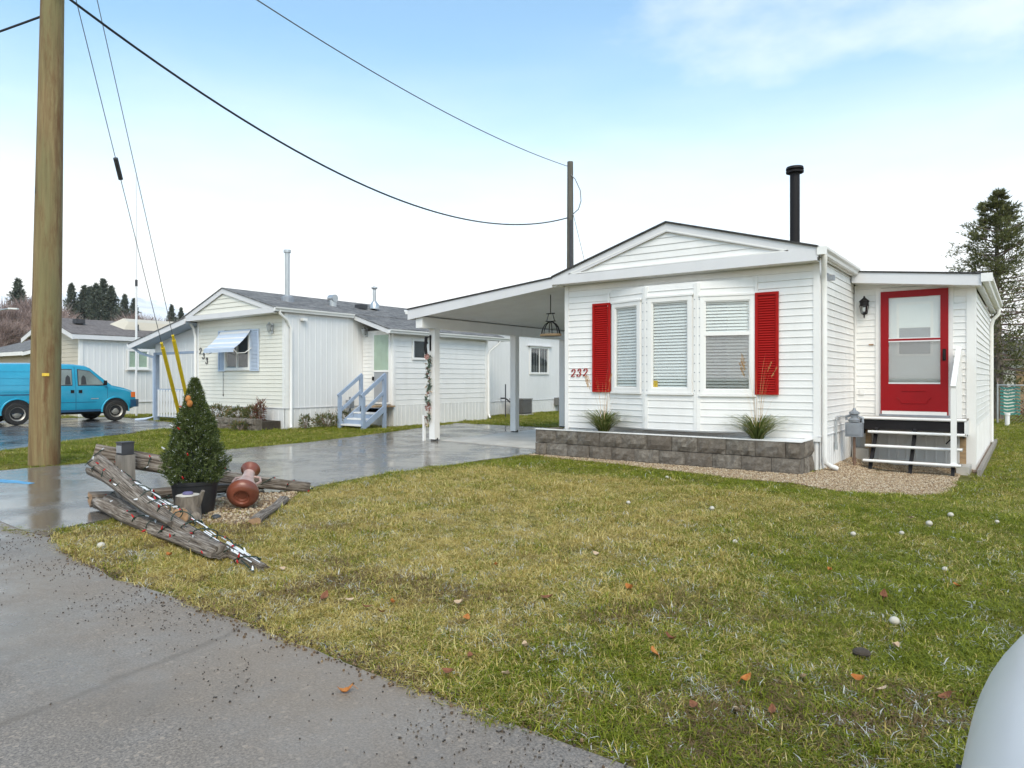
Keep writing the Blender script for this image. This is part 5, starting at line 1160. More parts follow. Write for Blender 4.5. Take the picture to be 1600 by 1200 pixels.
# ------------------------------------------------------------------ poles and wires
UP = thing('utility_pole', 'thick brown wooden utility pole standing at the driveway edge on the left', 'utility pole', (-10.66, -6.9, 0))
m = MB(); prof = [(0, .232), (1.5, .222), (4, .205), (7, .178), (11, .15)]
pts = [(-10.66 + z * .0145, -6.9 + z * .0105, z - .02 if z == 0 else z) for z, r in [(z, 0) for z in np.linspace(0, 11, 24)]]
m.tube(pts, [float(np.interp(z, [p[0] for p in prof], [p[1] for p in prof])) for z in np.linspace(0, 11, 24)], 20); m.build('pole_shaft', 'pole_wood', UP, smooth=True)
td = (CAM - V(-10.66, -6.9, 0)); td.z = 0; td.normalize(); ts = V(-td.y, td.x, 0)
c = V(-10.64, -6.885, 1.52) + td * .225
MB().frame(c, ts, ZD, td, -.05, .05, -.025, .025, 0, .008).build('tag', 'sticker_yellow', UP)
ptop = lambda z: V(-10.66 + z * .0145, -6.9 + z * .0105, z)
MB().tube([ptop(7.9) + td * .15, ptop(7.9) + td * .30], .03, 8).tube([ptop(9.95) + td * .12, ptop(9.95) + td * .28], .03, 8).build('bracket', 'galvanised', UP)
FP = thing('utility_pole', 'slim grey green utility pole rising behind the roof of 232', 'utility pole', (-11.5, 11.3, 0))
MB().tube([(-11.5, 11.3, -.05), (-11.5, 11.3, 5), (-11.5, 11.3, 9.77)], [.16, .14, .115], 12).build('pole_shaft', 'pole_grey', FP, smooth=True)
MB().tube([(-11.40, 11.18, 0), (-11.38, 11.18, 7.5)], .06, 8).build('conduit', 'dark_grey', FP, smooth=True)
MB().tube([(-11.42, 11.22, 9.25), (-11.25, 11.26, 9.05), (-11.05, 11.3, 8.6), (-11.02, 11.3, 8.2), (-11.12, 11.28, 7.9), (-11.35, 11.2, 7.7)], .018, 6).build('drip_loop', 'wire_grey', FP)
MB().tube([(-11.35, 11.3, 7.7), (-10.3, 12.2, 2)], .010, 4).build('stay_wire', 'wire_grey', FP)
def cable(name, a, b, sag, r, label, mat='cable_black', n=40):
    a, b = V(*a), V(*b); m = MB(); m.tube([a + (b - a) * (i / n) - V(0, 0, sag * 4 * (i / n) * (1 - i / n)) for i in range(n + 1)], r, 6)
    return solo(m, name, mat, label, 'cable', a, smooth=True)
cable('power_cable', ptop(7.9) + td * .30, (-11.56, 11.22, 7.62), 1.55, .022, 'thick black cable sagging between the two utility poles')
cable('overhead_wire', ptop(9.95) + td * .28, (-11.58, 11.2, 9.6), .55, .014, 'thin upper wire running to the top of the far utility pole', 'wire_grey')
cable('overhead_wire', ptop(7.6), (-34, -14, 7.2), .5, .02, 'black cable leaving the near utility pole at the top left corner')
def guy(a, zt, label, g0, g1, ins):
    a = V(*a); b = ptop(zt); d = (b - a)
    r = thing('guy_wire', label, 'guy wire', a)
    MB().tube([a, b], .008, 5).build('wire', 'wire_grey', r)
    p = lambda z: a + d * (z / d.z)
    if ins: MB().tube([p(ins), p(ins + .35)], .05, 8).build('insulator', 'dark_grey', r, smooth=True)
    MB().tube([p(g0), p((g0 + g1) / 2), p(g1)], .05, 10).tube([p(g1), p(g1 + .12)], .035, 8).build('guard', 'yellow_plastic', r, smooth=True)
guy((-16.70, -1.18, 0), 9.3, 'left guy wire with its yellow guard leaning towards the near pole', .15, 2.25, 5.7)
guy((-16.45, -1.0, 0), 13.6 if False else 10.9, 'right guy wire with its yellow guard leaning towards the near pole', .2, 2.45, 0)
AN = thing('antenna_mast', 'thin white antenna mast behind the carport of number 233', 'antenna', (-24.3, 1.1, 0))
ax_, ay_ = -24.925, 1.469
AN.location = (ax_, ay_, 0)
MB().tube([(ax_, ay_, 0), (ax_, ay_, 5.0)], .042, 8).build('lower_tube', 'white_panel', AN); MB().tube([(ax_, ay_, 5.0), (ax_, ay_, 5.25)], .05, 8).build('joint', 'dark_grey', AN); MB().tube([(ax_, ay_, 5.25), (ax_, ay_, 9.2)], [.028, .016], 8).build('upper_tube', 'white_panel', AN)
SL = thing('street_lamp', 'pale curved street lamp arm at the far left edge', 'street lamp', (-68.6, 10.4, 0))
MB().tube([(-68.9, 10.1, 0), (-68.9, 10.1, 6.6)], [.11, .08], 8).tube([(-68.9, 10.1, 6.5), (-68.4, 10.5, 7.1), (-67.9, 10.9, 7.35), (-67.3, 11.3, 7.45)], .055, 8).build('mast', 'galvanised', SL, smooth=True)
MB().bar((-67.4, 11.25, 7.45), (-66.8, 11.7, 7.42), .25, .12).build('lamp_head', 'white_panel', SL)

# ------------------------------------------------------------------ split rail corner with its lights
SF = thing('split_rail_fence', 'weathered split rail fence corner wound with lights at the driveway', 'fence', (-5.47, -8.0, 0))
def log_mesh(a, b, r, seed, flat=.7, n=14, k=26, taper=.75, bend=.04):
    a, b = V(*a), V(*b); d = (b - a); L_ = d.length; d.normalize(); s = d.cross(V(0, 0, 1)).normalized(); u = s.cross(d); g = random.Random(seed)
    ph = [g.uniform(0, 6.28) for _ in range(6)]; vs, uv = [], []
    for i in range(k + 1):
        t = i / k; c = a + d * L_ * t + u * bend * math.sin(t * 5 + ph[0]) + s * bend * math.sin(t * 4 + ph[1])
        rr = r * (1 - (1 - taper) * t)
        for j in range(n):
            th = 2 * math.pi * j / n
            q = 1 + .16 * math.cos(3 * th + ph[2] + t * 1.2) + .10 * math.cos(5 * th + ph[3] - t * 2) + .26 * noise.noise(V(math.cos(th) * 1.6 + seed, math.sin(th) * 1.6, t * L_ * 1.6)) + (.10 if j % 3 == seed % 3 else -.05)
            vs.append(c + (s * math.cos(th) + u * math.sin(th) * flat) * rr * q); uv.append((t * L_, j / n))
    fs = [(i * n + j, i * n + (j + 1) % n, (i + 1) * n + (j + 1) % n, (i + 1) * n + j) for i in range(k) for j in range(n)]
    fs += [tuple(range(n))[::-1], tuple(range(k * n, (k + 1) * n))]
    return vs, fs, uv, n, k
def log(parent, name, a, b, r, seed, mat='weathered_rail', endmat=True, **kw):
    vs, fs, uv, n, k = log_mesh(a, b, r, seed, **kw); off = root_loc(parent)
    me = bpy.data.meshes.new(name); me.from_pydata([tuple(p - off) for p in vs], [], fs)
    ul = me.uv_layers.new(name='UVMap')
    for p in me.polygons:
        for li, vi in zip(p.loop_indices, p.vertices):
            x, y = uv[vi]
            if vi % n == 0 and any(q % n == n - 1 for q in p.vertices) and len(p.vertices) == 4: y = 1.0
            ul.data[li].uv = (x + seed, y)
    me.materials.append(MATS[mat]); me.materials.append(MATS['cut_wood'])
    for p in me.polygons:
        if len(p.vertices) > 4: p.material_index = 1 if endmat else 0
        else: p.use_smooth = True
    return link(name, me, None, parent)
px_, py_ = -5.47, -8.0
pm = MB().box(px_ - .075, px_ + .075, py_ - .075, py_ + .075, -.05, .605).build('post', 'grey_timber', SF)
R1 = ((-5.74, -8.22, .60), (-4.78, -6.05, .06)); R2 = ((-5.62, -8.30, .15), (-5.30, -6.35, .07))
R3 = ((-5.68, -8.22, .50), (-1.98, -8.64, .02)); R4 = ((-5.42, -8.26, .10), (-2.45, -8.66, .06))
log(SF, 'rail', *R1, .098, 3, flat=1.0, taper=.6, bend=.02); log(SF, 'rail', *R2, .085, 5, flat=.85, taper=.8, bend=.02)
log(SF, 'rail', *R3, .086, 8, flat=.85, taper=.45, bend=.04, k=40, endmat=False); log(SF, 'rail', *R4, .108, 11, flat=.85, taper=.62, bend=.025, k=34, endmat=False)
log(SF, 'rail', (-5.70, -8.30, .43), (-3.4, -8.56, .19), .045, 14, flat=.8, taper=.6, bend=.02, endmat=False)
# snow lodged along the upper rail's cracks
g = random.Random(4); sn = MB()
for i in range(60):
    t = g.uniform(.04, .97); a, b = V(*R3[0]), V(*R3[1]); r = .088 * (1 - .5 * t); qa = g.uniform(.6, 2.6); c = a + (b - a) * t + V(0, -math.cos(qa) * r * .95, math.sin(qa) * r * .86); dd = (b - a).normalized() * g.uniform(.03, .16)
    sn.bar(c - dd, c + dd + V(0, g.uniform(-.012, .012), 0), g.uniform(.003, .006), .006)
sn.build('snow_streaks', 'snow', SF)
SLT = solo(MB().box(-5.53, -5.39, -8.075, -7.935, .735, .75).box(-5.525, -5.395, -8.07, -7.94, .61, .735), 'solar_post_light', 'dark_grey', 'dark square solar light capping the split rail fence post', 'light', (-5.46, -8.005, .61))
for k in range(3):
    MB().box(-5.53 + .018 + k * .04, -5.53 + .046 + k * .04, -8.076, -8.071, .63, .71).build('lens', 'door_grey', SLT)
def light_string(label, segs, turns, seed, step=.085):
    g = random.Random(seed); r = thing('light_string', label, 'string lights', segs[0][0]); pts = []; 
    for (a, b, rad), tn in zip(segs, turns):
        a, b = V(*a), V(*b); d = (b - a).normalized(); s = d.cross(V(0, 0, 1)).normalized(); u = s.cross(d); n = int(tn * 12)
        for i in range(n + 1):
            t = i / n; th = 2 * math.pi * tn * t; pts.append(a + (b - a) * (t + .01 * math.sin(th * 1.7)) + (s * math.cos(th) + u * math.sin(th) * .82) * (rad * (1 - .42 * t) + .012))
    MB().tube(pts, .0055, 5).build('cord', 'cable_green', r, smooth=True)
    acc = 0; k = 0
    for p, q in zip(pts, pts[1:]):
        acc += (q - p).length
        if acc > step * 1.7:
            acc = 0; k += 1
            dd = V(g.uniform(-1, 1), g.uniform(-1, .3), g.uniform(-.3, 1)).normalized()
            bo = MB().tube([p, p + dd * .012, p + dd * .036, p + dd * .045], [.006, .009, .006, .002], 6).build('bulb', 'bulb_red' if k % 5 not in (1, 3) else 'bulb_white', r, smooth=True)
            MB().tube([p - dd * .018, p + dd * .006], .009, 5).build('socket', 'cable_green', bo)
light_string('red and white light string wound round the front split rails', [(R3[0], R3[1], .092), (R4[1], R4[0], .078)], [15, 9], 5)
light_string('red and white light string wound round the rear split rails', [(R1[0], R1[1], .10), (R2[1], R2[0], .085)], [9, 6], 6)
# potted spruce
simple('core_shade_green', (.012, .020, .009), .9, var=.4, scale=30, bmp=.8, bscale=60)
TP = thing('potted_spruce', 'dwarf cone shaped spruce in a black plastic pot behind the split rails', 'potted tree', (-4.525, -7.72, .02))
tx, ty_ = -4.525, -7.72
MB().lathe([(.185, .02), (.19, .04), (.232, .33), (.245, .335), (.25, .37), (.235, .375), (.225, .33), (.05, .32)], 32, Matrix.Translation((tx, ty_, 0))).build('pot', 'pot_black', TP, smooth=True)
MB().tube([(tx, ty_, .30), (tx, ty_, 1.35)], [.03, .008], 8).build('trunk', 'twigs', TP)
g = np.random.default_rng(5); n = 8500
t = g.uniform(0, 1, n) ** .80; th = g.uniform(0, 2 * np.pi, n)
prof = np.interp(t, [0, .06, .18, .35, .55, .75, .88, 1], [.20, .25, .262, .23, .165, .095, .05, .006])
lump = 1 + .12 * np.sin(th * 4 + t * 17) + .10 * np.sin(th * 7 - t * 29) + .08 * np.sin(th * 13 + t * 60) + g.normal(0, .07, n)
rr = prof * lump * np.where(g.uniform(0, 1, n) < .82, 1, g.uniform(.55, .95, n)); z = .34 + t * 1.09
Pt = np.stack([np.cos(th) * rr, np.sin(th) * rr, z - .02], 1)
dr_ = np.stack([np.cos(th) * .8, np.sin(th) * .8, .55 + .5 * t], 1)
Pn = np.repeat(Pt, 11, 0) + np.repeat(dr_, 11, 0) * g.uniform(-.03, .022, (n * 11, 1)); Dn = np.repeat(dr_, 11, 0)
link('needles', tri_mesh('needles', tri_cloud(Pn, Dn, .028, .0075, .65, 6)), 'needles_topiary', TP)
for z_, a_, r_ in ((1.24, -1.2, .10), (1.19, -.9, .13)): 
    MB().ball((tx + math.cos(a_) * r_, ty_ + math.sin(a_) * r_, z_), .03, 6, 1.3).build('dry_cone', 'leaf_orange', TP, smooth=True)
for i in range(6):
    a_ = random.uniform(-2.8, .2); q = random.uniform(.08, .85); r_ = float(np.interp(q, [0, .06, .18, .35, .55, .75, .88, 1], [.24, .315, .335, .30, .215, .125, .07, .008])) * 1.03
    MB().tube([(tx + math.cos(a_) * r_, ty_ + math.sin(a_) * r_, .34 + q * 1.09), (tx + math.cos(a_) * (r_ + .025), ty_ + math.sin(a_) * (r_ + .025), .36 + q * 1.09)], [.010, .006], 6).build('bulb', 'bulb_red' if i % 3 else 'bulb_white', TP, smooth=True)
MB().lathe([(.15, .36), (.185, .42), (.19, .55), (.155, .75), (.10, .98), (.045, 1.2), (.01, 1.36)], 24, Matrix.Translation((tx, ty_, 0))).build('shade_core', 'core_shade_green', TP, smooth=True)  # dark core, the shade deep among the needles put into its colour
# stump with a branch stub
ST = thing('log_stump', 'pale cut log stump with a broken branch stub beside the black pot', 'stump', (-4.16, -7.99, .02))
sx, sy = -4.16, -7.99
def knobby(c0, c1, r0, r1, seed, parent, name, mat, k=10, n=14):
    vs, fs, uv, _, _ = log_mesh(c0, c1, r0, seed, flat=1, n=n, k=k, taper=r1 / r0, bend=.008); m = MB(); m.add(vs, fs); return m.build(name, mat, parent, smooth=True)
def vlog(c0, c1, r0, r1, seed, parent, name, mat):
    c0, c1 = V(*c0), V(*c1); m = MB(); k, n = 8, 16
    d = (c1 - c0).normalized(); s = d.orthogonal().normalized(); u = d.cross(s)
    for i in range(k + 1):
        t_ = i / k
        for j in range(n):
            th_ = 2 * math.pi * j / n; q = 1 + .13 * noise.noise(V(math.cos(th_) * 1.5, math.sin(th_) * 1.5, t_ * 2 + seed)) + .06 * math.cos(5 * th_ + seed)
            m.v.append(tuple(c0 + (c1 - c0) * t_ + (s * math.cos(th_) + u * math.sin(th_)) * (r0 + (r1 - r0) * t_) * q))
    m.f = [(i * n + j, i * n + (j + 1) % n, (i + 1) * n + (j + 1) % n, (i + 1) * n + j) for i in range(k) for j in range(n)] + [tuple(range(n))[::-1], tuple(range(k * n, (k + 1) * n))]
    return m.build(name, mat, parent, smooth=True)
vlog((sx, sy, -.02), (sx - .01, sy, .275), .125, .118, 2, ST, 'trunk', 'stump_bark'); vlog((sx - .01, sy, .274), (sx - .01, sy, .284), .110, .106, 2, ST, 'cut_top', 'stump_top')
vlog((sx + .03, sy - .03, .05), (sx + .20, sy - .20, .12), .095, .085, 5, ST, 'branch_stub', 'stump_bark'); vlog((sx + .199, sy - .199, .12), (sx + .203, sy - .203, .1215), .078, .076, 5, ST, 'cut_end', 'cut_wood')
vlog((sx + .08, sy + .04, .16), (sx + .16, sy + .06, .33), .03, .018, 8, ST, 'thin_stub', 'stump_bark'); vlog((sx + .10, sy - .05, .02), (sx + .24, sy - .06, .10), .08, .05, 9, ST, 'root', 'stump_bark')
m = MB().lathe([(.045, .284), (.05, .288), (.05, .303), (.035, .312), (.002, .314)], 16, Matrix.Translation((sx - .02, sy, 0))); solo(m, 'solar_puck', 'purple_plastic', 'small purple grey disc lying on the cut log stump', 'disc', (sx - .02, sy, .284), smooth=True)
m = MB().ball((-4.02, -7.78, .04), .05, 8, .6); solo(m, 'stone', 'stone_dark', 'smooth dark blue grey stone on the mulch by the stump', 'stone', (-4.02, -7.78, .02), smooth=True)
# fallen vase
VB, VT = V(-4.22, -7.36, .17), V(-4.62, -6.98, .42); vd = (VT - VB).normalized()
Mv = Matrix.Translation(VB) @ vd.to_track_quat('Z', 'Y').to_matrix().to_4x4()
VA = thing('tipped_vase', 'copper brown flared vase lying tipped over on the mulch', 'vase', (-4.3, -7.25, .02))
MB().lathe([(.05, .03), (.06, .012), (.075, .01), (.085, -.01), (.105, -.012), (.155, .02), (.172, .06), (.168, .09)], 28, Mv).build('base', 'copper_glaze', VA, smooth=True)
MB().lathe([(.168, .09), (.14, .16), (.10, .25), (.075, .33), (.062, .42), (.062, .47)], 28, Mv).build('body', 'glaze_highlight', VA, smooth=True)
MB().lathe([(.062, .47), (.075, .51), (.105, .55), (.108, .56), (.095, .555), (.055, .50), (.04, .46)], 28, Mv).build('rim', 'copper_glaze', VA, smooth=True)
for s_ in (-1, 1): MB().tube([Mv @ V(s_ * .068, 0, .40), Mv @ V(s_ * .13, 0, .38), Mv @ V(s_ * .15, 0, .30), Mv @ V(s_ * .11, 0, .24)], .014, 8).build('handle', 'glaze_highlight', VA, smooth=True)
MB().ball(Mv @ V(.06, -.07, .30), .05, 6).build('flower_relief', 'copper_glaze', VA, smooth=True)
LG = thing('edging_log', 'short pale split log edging the mulch bed on the lawn', 'log', (-3.9, -7.2, .03)); log(LG, 'log_length', (-3.45, -7.70, .04), (-4.40, -6.70, .04), .06, 21, bend=.01, taper=.9)

# ------------------------------------------------------------------ trees
def conifer_mesh(h, z0, prof, nb, tufts, needles, nl, nw, seed, lean=0.0, up=.15, gap=.0):
    g = np.random.default_rng(seed); P, D = [], []; limbs = MB()
    for i in range(nb):
        t = (i + g.uniform(0, 1)) / nb; z = z0 + (h - z0) * t ** .9; rl = float(np.interp(z / h, *prof)) * g.uniform(.6, 1.12); a = i * 2.4 + g.normal(0, .35)
        d = np.array([math.cos(a), math.sin(a), up * (1 - t) * -.4 + up * t * 2.2 + g.normal(0, .08)]); d /= np.linalg.norm(d)
        tip = np.array([0, 0, z]) + d * rl
        limbs.tube([(0, 0, z), tuple(np.array([0, 0, z]) + d * rl * .5 - np.array([0, 0, .03 * rl])), tuple(tip)], [.03 * rl ** .5 * h / 8, .018 * h / 8, .005], 4, False)
        for k in range(tufts):
            s = .22 + .80 * (k + g.uniform(0, 1)) / tufts
            if g.uniform() < gap: continue
            sp = .13 * rl * (1.15 - s) + .045 * rl
            c = np.array([0, 0, z]) + d * rl * s + np.array([g.normal(0, sp), g.normal(0, sp), g.normal(-.05 * rl, sp * .8)])
            q = c[None] + g.normal(0, 1, (needles, 3)) * np.array([nl, nl, nl * .55]) * .75 * min(1, max(.22, rl * .7))
            P.append(q); D.append(np.tile(d + np.array([0, 0, .35]), (needles, 1)))
    return tri_cloud(np.concatenate(P), np.concatenate(D), nl, nw, .75, seed), limbs
v_, limbs = conifer_mesh(8.85, 1.35, ([.1, .2, .35, .55, .75, .9, 1], [2.2, 2.75, 2.75, 2.25, 1.5, .75, .12]), 125, 16, 13, .16, .042, 2, up=.22, gap=.10)
PT = thing('pine_tree', 'tall olive green conifer behind the fence at the right edge', 'tree', (1.70, 21.5, -.13))
link('crown', tri_mesh('crown', v_), 'needles_pine', PT); limbs.build('limbs', 'twigs', PT, local=True)
MB().tube([(0, 0, -.1), (.03, 0, 2), (-.04, .02, 5), (0, 0, 8.7)], [.20, .16, .10, .02], 10).build('trunk', 'stump_bark', PT, smooth=True, local=True)
shrub(.65, 19.6, -.13, .8, 2.6, 'needles_pine', 'dark green bush beside the trunk behind the white addition', n=2500, ll=.14, seed=40, name='bush')
far_m = []
for s in range(3):
    v_, lb = conifer_mesh(10, .4, ([.0, .1, .3, .6, .85, 1], [2.6, 2.8, 2.6, 1.7, .72, .04]), 150, 9, 6, .30, .11, 20 + s, up=.02, gap=.1); far_m.append((tri_mesh('crown', v_), lb))
ORD = ['first', 'second', 'third', 'fourth', 'fifth', 'sixth', 'seventh', 'eighth', 'ninth', 'tenth', 'eleventh', 'twelfth']
trk = MB().tube([(0, 0, -.3), (0, 0, 9.4)], [.22, .03], 7); trk_me = None
conif = [(28, 440, 150, .95), (112, 447, 160, .8), (131, 450, 165, .9), (141, 452, 170, 1.0), (150, 447, 158, .9), (162, 440, 165, 1.0), (174, 451, 160, .95), (195, 464, 150, .8), (209, 470, 175, .8), (268, 480, 170, .75), (283, 484, 180, .7)]
for i, (px, py, d, ws) in enumerate(conif):
    h = 1.45 + (592 - py) / 1100 * d; loc = view((px - 800) / 1100 * d, d, 0); s = (h + .4) / 10
    o = thing('conifer', f'{ORD[i]} dark conifer from the left in the skyline behind the far homes', 'tree', loc, random.uniform(0, 6), group='conifers on the skyline')
    o.scale = (s * ws * .95, s * ws * .95, s)
    link('crown', far_m[i % 3][0], 'needles_hazy', o)
    if trk_me is None: trk_me = trk.build('trunk', 'stump_bark', o, local=True).data
    else: link('trunk', trk_me, None, o)
def bare_mesh(seed):
    g = random.Random(seed); m = MB(); tips = []
    def grow(p, d, l, r, dep):
        q = p + d * l; m.tube([p, (p + q) / 2 + V(g.uniform(-.06, .06), g.uniform(-.06, .06), 0) * l, q], [r, r * .85, r * .65], 4, False)
        if dep == 0: tips.append((q, d)); return
        for k in range(g.choice((2, 3, 3))):
            nd = (d + V(g.uniform(-.75, .75), g.uniform(-.75, .75), g.uniform(-.1, .5))).normalized(); grow(q, nd, l * g.uniform(.62, .85), r * .62, dep - 1)
            if dep < 4: tips.append((p + d * l * g.uniform(.3, 1), nd))
    for k in range(3): grow(V(g.uniform(-.2, .2), g.uniform(-.2, .2), -.2), V(g.uniform(-.3, .3), g.uniform(-.3, .3), 1).normalized(), 2.1, .13, 5)
    P = np.array([tuple(t_[0]) for t_ in tips]); D = np.array([tuple(t_[1]) for t_ in tips]); P = np.repeat(P, 5, 0) + np.random.default_rng(seed).normal(0, .35, (len(P) * 5, 3))
    return tri_mesh('crown', tri_cloud(P, np.repeat(D, 5, 0), 1.0, .055, .6, seed)), m
bm3 = [bare_mesh(60 + i) for i in range(2)]; tr3 = [None, None]
bare = [(-14, 452, 120), (6, 456, 118), (22, 452, 130), (40, 446, 128), (56, 442, 135), (92, 466, 120), (106, 478, 118), (120, 486, 122), (206, 480, 140), (222, 474, 145), (238, 478, 140), (252, 484, 142), (262, 488, 150), (132, 492, 110), (0, 480, 90), (28, 484, 92)]
for i, (px, py, d) in enumerate(bare):
    h = 1.45 + (584 - py) / 1100 * d; loc = view((px - 800) / 1100 * d, d, 0); s = h / 8.6; j = i % 2
    rk = sorted(range(len(bare)), key=lambda q: bare[q][0]).index(i)
    nmb = (ORD + ['thirteenth', 'fourteenth', 'fifteenth', 'sixteenth'])[rk]
    o = thing('bare_tree', f'{nmb} leafless mauve brown tree from the left behind the far homes', 'tree', loc, random.uniform(0, 6), group='leafless trees behind the far homes'); o.scale = (s * .95, s * .95, s)
    link('crown', bm3[j][0], 'twigs', o)
    if tr3[j] is None: tr3[j] = bm3[j][1].build('trunk', 'twigs', o, local=True, fix=False).data
    else: link('trunk', tr3[j], None, o)

# ------------------------------------------------------------------ back right: fence, shed
CF = thing('chain_link_fence', 'chain link fence with green privacy slats behind the white addition', 'fence', (3, 18.7, -.13))
f0 = 18.6
for x in (1.78, 4.2, 6.6): MB().tube([(x, f0, -.2), (x, f0, 1.27)], .03, 8).build('post', 'galvanised', CF)
MB().tube([(1.78, f0, 1.23), (9, f0, 1.20)], .02, 8).build('top_rail', 'galvanised', CF)
m = MB(); x = 1.8
while x < 9:
    m.bar((x, f0 + .01, -.1), (min(x + 1.3, 9.2), f0 + .01, 1.2), .005).bar((x + 1.3, f0 - .005, -.1), (x, f0 - .005, 1.2), .005); x += .11
o = m.build('wire_mesh', 'galvanised', CF); o['kind'] = 'stuff'
for k in range(9):
    xa = 1.84 + k * .0; z0 = .18 + k * .115
    m = MB(); 
    for (p, q) in (((1.86, z0 + .05), (2.06, z0)), ((2.06, z0), (2.34, z0 + .06)), ((2.34, z0 + .06), (2.44, z0 + .03))): m.bar((p[0], f0 + .05, p[1]), (q[0], f0 + .05, q[1]), .01, .07)
    m.build('slat', 'green_slat', CF)
IF = thing('iron_gate', 'black iron bar gate beside the chain link fence', 'gate', (1.35, 18.4, -.13))
for x in (1.25, 1.38, 1.52): MB().box(x - .02, x + .02, 18.38, 18.42, -.13, 1.25).build('bar', 'black_metal', IF)
MB().box(1.0, 1.54, 18.37, 18.43, .95, 1.0).box(1.0, 1.54, 18.37, 18.43, .15, .2).build('cross_rail', 'black_metal', IF)
m = MB().tube([(2.09, 17.4, -.2), (2.09, 17.4, .22)], .07, 12).tube([(2.09, 17.4, .22), (2.09, 17.4, .29)], .085, 12); solo(m, 'cleanout_pipe', 'white_vinyl', 'short white capped pipe standing in the grass by the fence', 'pipe', (2.09, 17.4, -.13))
m = MB().bar((1.28, 15.0, -.13), (1.2, 15.05, 1.0), .04); solo(m, 'white_stake', 'white_vinyl', 'thin white stake leaning behind the white addition', 'stake', (1.28, 15.0, -.13))
m = MB().box(1.05, 1.3, 14.2, 14.5, -.13, .35); solo(m, 'tan_box', 'tan_vinyl', 'small tan box behind the far corner of the addition', 'box', (1.2, 14.35, -.13))
SH = thing('shed', 'cream sided shed with a dark open doorway behind the conifer', 'shed', (2.2, 27, -.13))
s0 = MB().box(-3.0, 6.5, 27, 31, -.13, 2.4).build('wall', 'beige_vinyl', SH); siding(s0, 'beige_vinyl', (-3.0, 27), XD, (0, -1, 0), 5.2, .1, 2.4, .22)
MB().box(2.55, 3.5, 26.93, 26.999, -.1, 1.85).build('doorway', 'interior_dark', SH); MB().box(2.22, 2.53, 26.92, 26.995, -.1, 1.95).build('door_post', 'timber', SH)  # doorway is a dark panel, the shade indoors put into its colour
MB().prism([(26.5, 2.38), (29, 3.3), (31.5, 2.38), (31.5, 2.34), (29, 3.25), (26.5, 2.34)], 'x', -3.3, 6.8).build('roof', 'shingle_brown', SH)
shrub(2.9, 20.2, -.13, .5, .8, 'red_leaf', 'rusty red bush behind the chain link fence', n=900, ll=.1, seed=44, name='bush')

# ------------------------------------------------------------------ grass, gravel and litter
def inside(poly, P):
    x, y = P[:, 0], P[:, 1]; r = np.zeros(len(P), bool); n = len(poly)
    for i in range(n):
        (xa, ya), (xb, yb) = poly[i], poly[(i + 1) % n]
        if ya == yb: continue
        r ^= ((ya > y) != (yb > y)) & (x < (xb - xa) * (y - ya) / (yb - ya) + xa)
    return r
def scatter(name, P, rot, scl, idx, protos, kindlabel, parent=None):
    me = bpy.data.meshes.new(name); me.vertices.add(len(P)); me.vertices.foreach_set('co', P.astype(np.float32).ravel())
    for nm, ty, arr in (('rot', 'FLOAT_VECTOR', rot), ('scl', 'FLOAT', scl), ('idx', 'INT', idx)):
        a = me.attributes.new(nm, ty, 'POINT'); a.data.foreach_set('vector' if ty == 'FLOAT_VECTOR' else 'value', arr.astype(np.int32 if ty == 'INT' else np.float32).ravel())
    o = bpy.data.objects.new(name, me); C.objects.link(o)
    col = bpy.data.collections.new(name + '_source')
    for p in protos: col.objects.link(p)
    ng = bpy.data.node_groups.new(name, 'GeometryNodeTree')
    ng.interface.new_socket('Geometry', in_out='INPUT', socket_type='NodeSocketGeometry'); ng.interface.new_socket('Geometry', in_out='OUTPUT', socket_type='NodeSocketGeometry')
    n = ng.nodes; l = ng.links; gi = n.new('NodeGroupInput'); go = n.new('NodeGroupOutput')
    iop = n.new('GeometryNodeInstanceOnPoints'); ci = n.new('GeometryNodeCollectionInfo'); ci.inputs['Collection'].default_value = col; ci.inputs['Separate Children'].default_value = True; ci.inputs['Reset Children'].default_value = True
    iop.inputs['Pick Instance'].default_value = True
    def attr(nm, ty):
        a = n.new('GeometryNodeInputNamedAttribute'); a.data_type = ty; a.inputs['Name'].default_value = nm; return a.outputs['Attribute']
    l.new(gi.outputs[0], iop.inputs['Points']); l.new(ci.outputs[0], iop.inputs['Instance']); l.new(attr('idx', 'INT'), iop.inputs['Instance Index'])
    er = n.new('FunctionNodeEulerToRotation'); l.new(attr('rot', 'FLOAT_VECTOR'), er.inputs[0]); l.new(er.outputs[0], iop.inputs['Rotation']); l.new(attr('scl', 'FLOAT'), iop.inputs['Scale'])
    l.new(iop.outputs[0], go.inputs[0])
    md = o.modifiers.new('scatter', 'NODES'); md.node_group = ng
    kind(o, 'stuff', kindlabel); return o
def clump(seed, n, h, spread, w, lay):
    g = random.Random(seed); mb = MB()
    for k in range(n):
        a = g.uniform(0, 6.283); r0 = g.uniform(0, spread); b = V(math.cos(a) * r0, math.sin(a) * r0, -.004); a2 = g.uniform(0, 6.283); hh = h * g.uniform(.5, 1.25); ln = lay * g.uniform(.2, 1.3)
        d = V(math.cos(a2), math.sin(a2), 0); s = V(-d.y, d.x, 0) * w / 2 * g.uniform(.7, 1.2)
        p1 = b + d * ln * .3 + V(0, 0, hh * .6); p2 = b + d * ln + V(0, 0, hh * g.uniform(.6, 1.0))
        mb.add([b - s, b + s, p1 + s * .85, p1 - s * .85, p2], [(0, 1, 2, 3), (3, 2, 4)])
    me = bpy.data.meshes.new('grass_tuft'); me.from_pydata([tuple(p) for p in mb.v], [], mb.f); me.materials.append(MATS['lawn_blade']); return bpy.data.objects.new('grass_tuft', me)
tufts = [clump(i, 18, .034, .055, .0048, .055) for i in range(6)] + [clump(10 + i, 20, .024, .06, .005, .065) for i in range(3)] + [clump(20 + i, 14, .055, .04, .0055, .06) for i in range(2)]
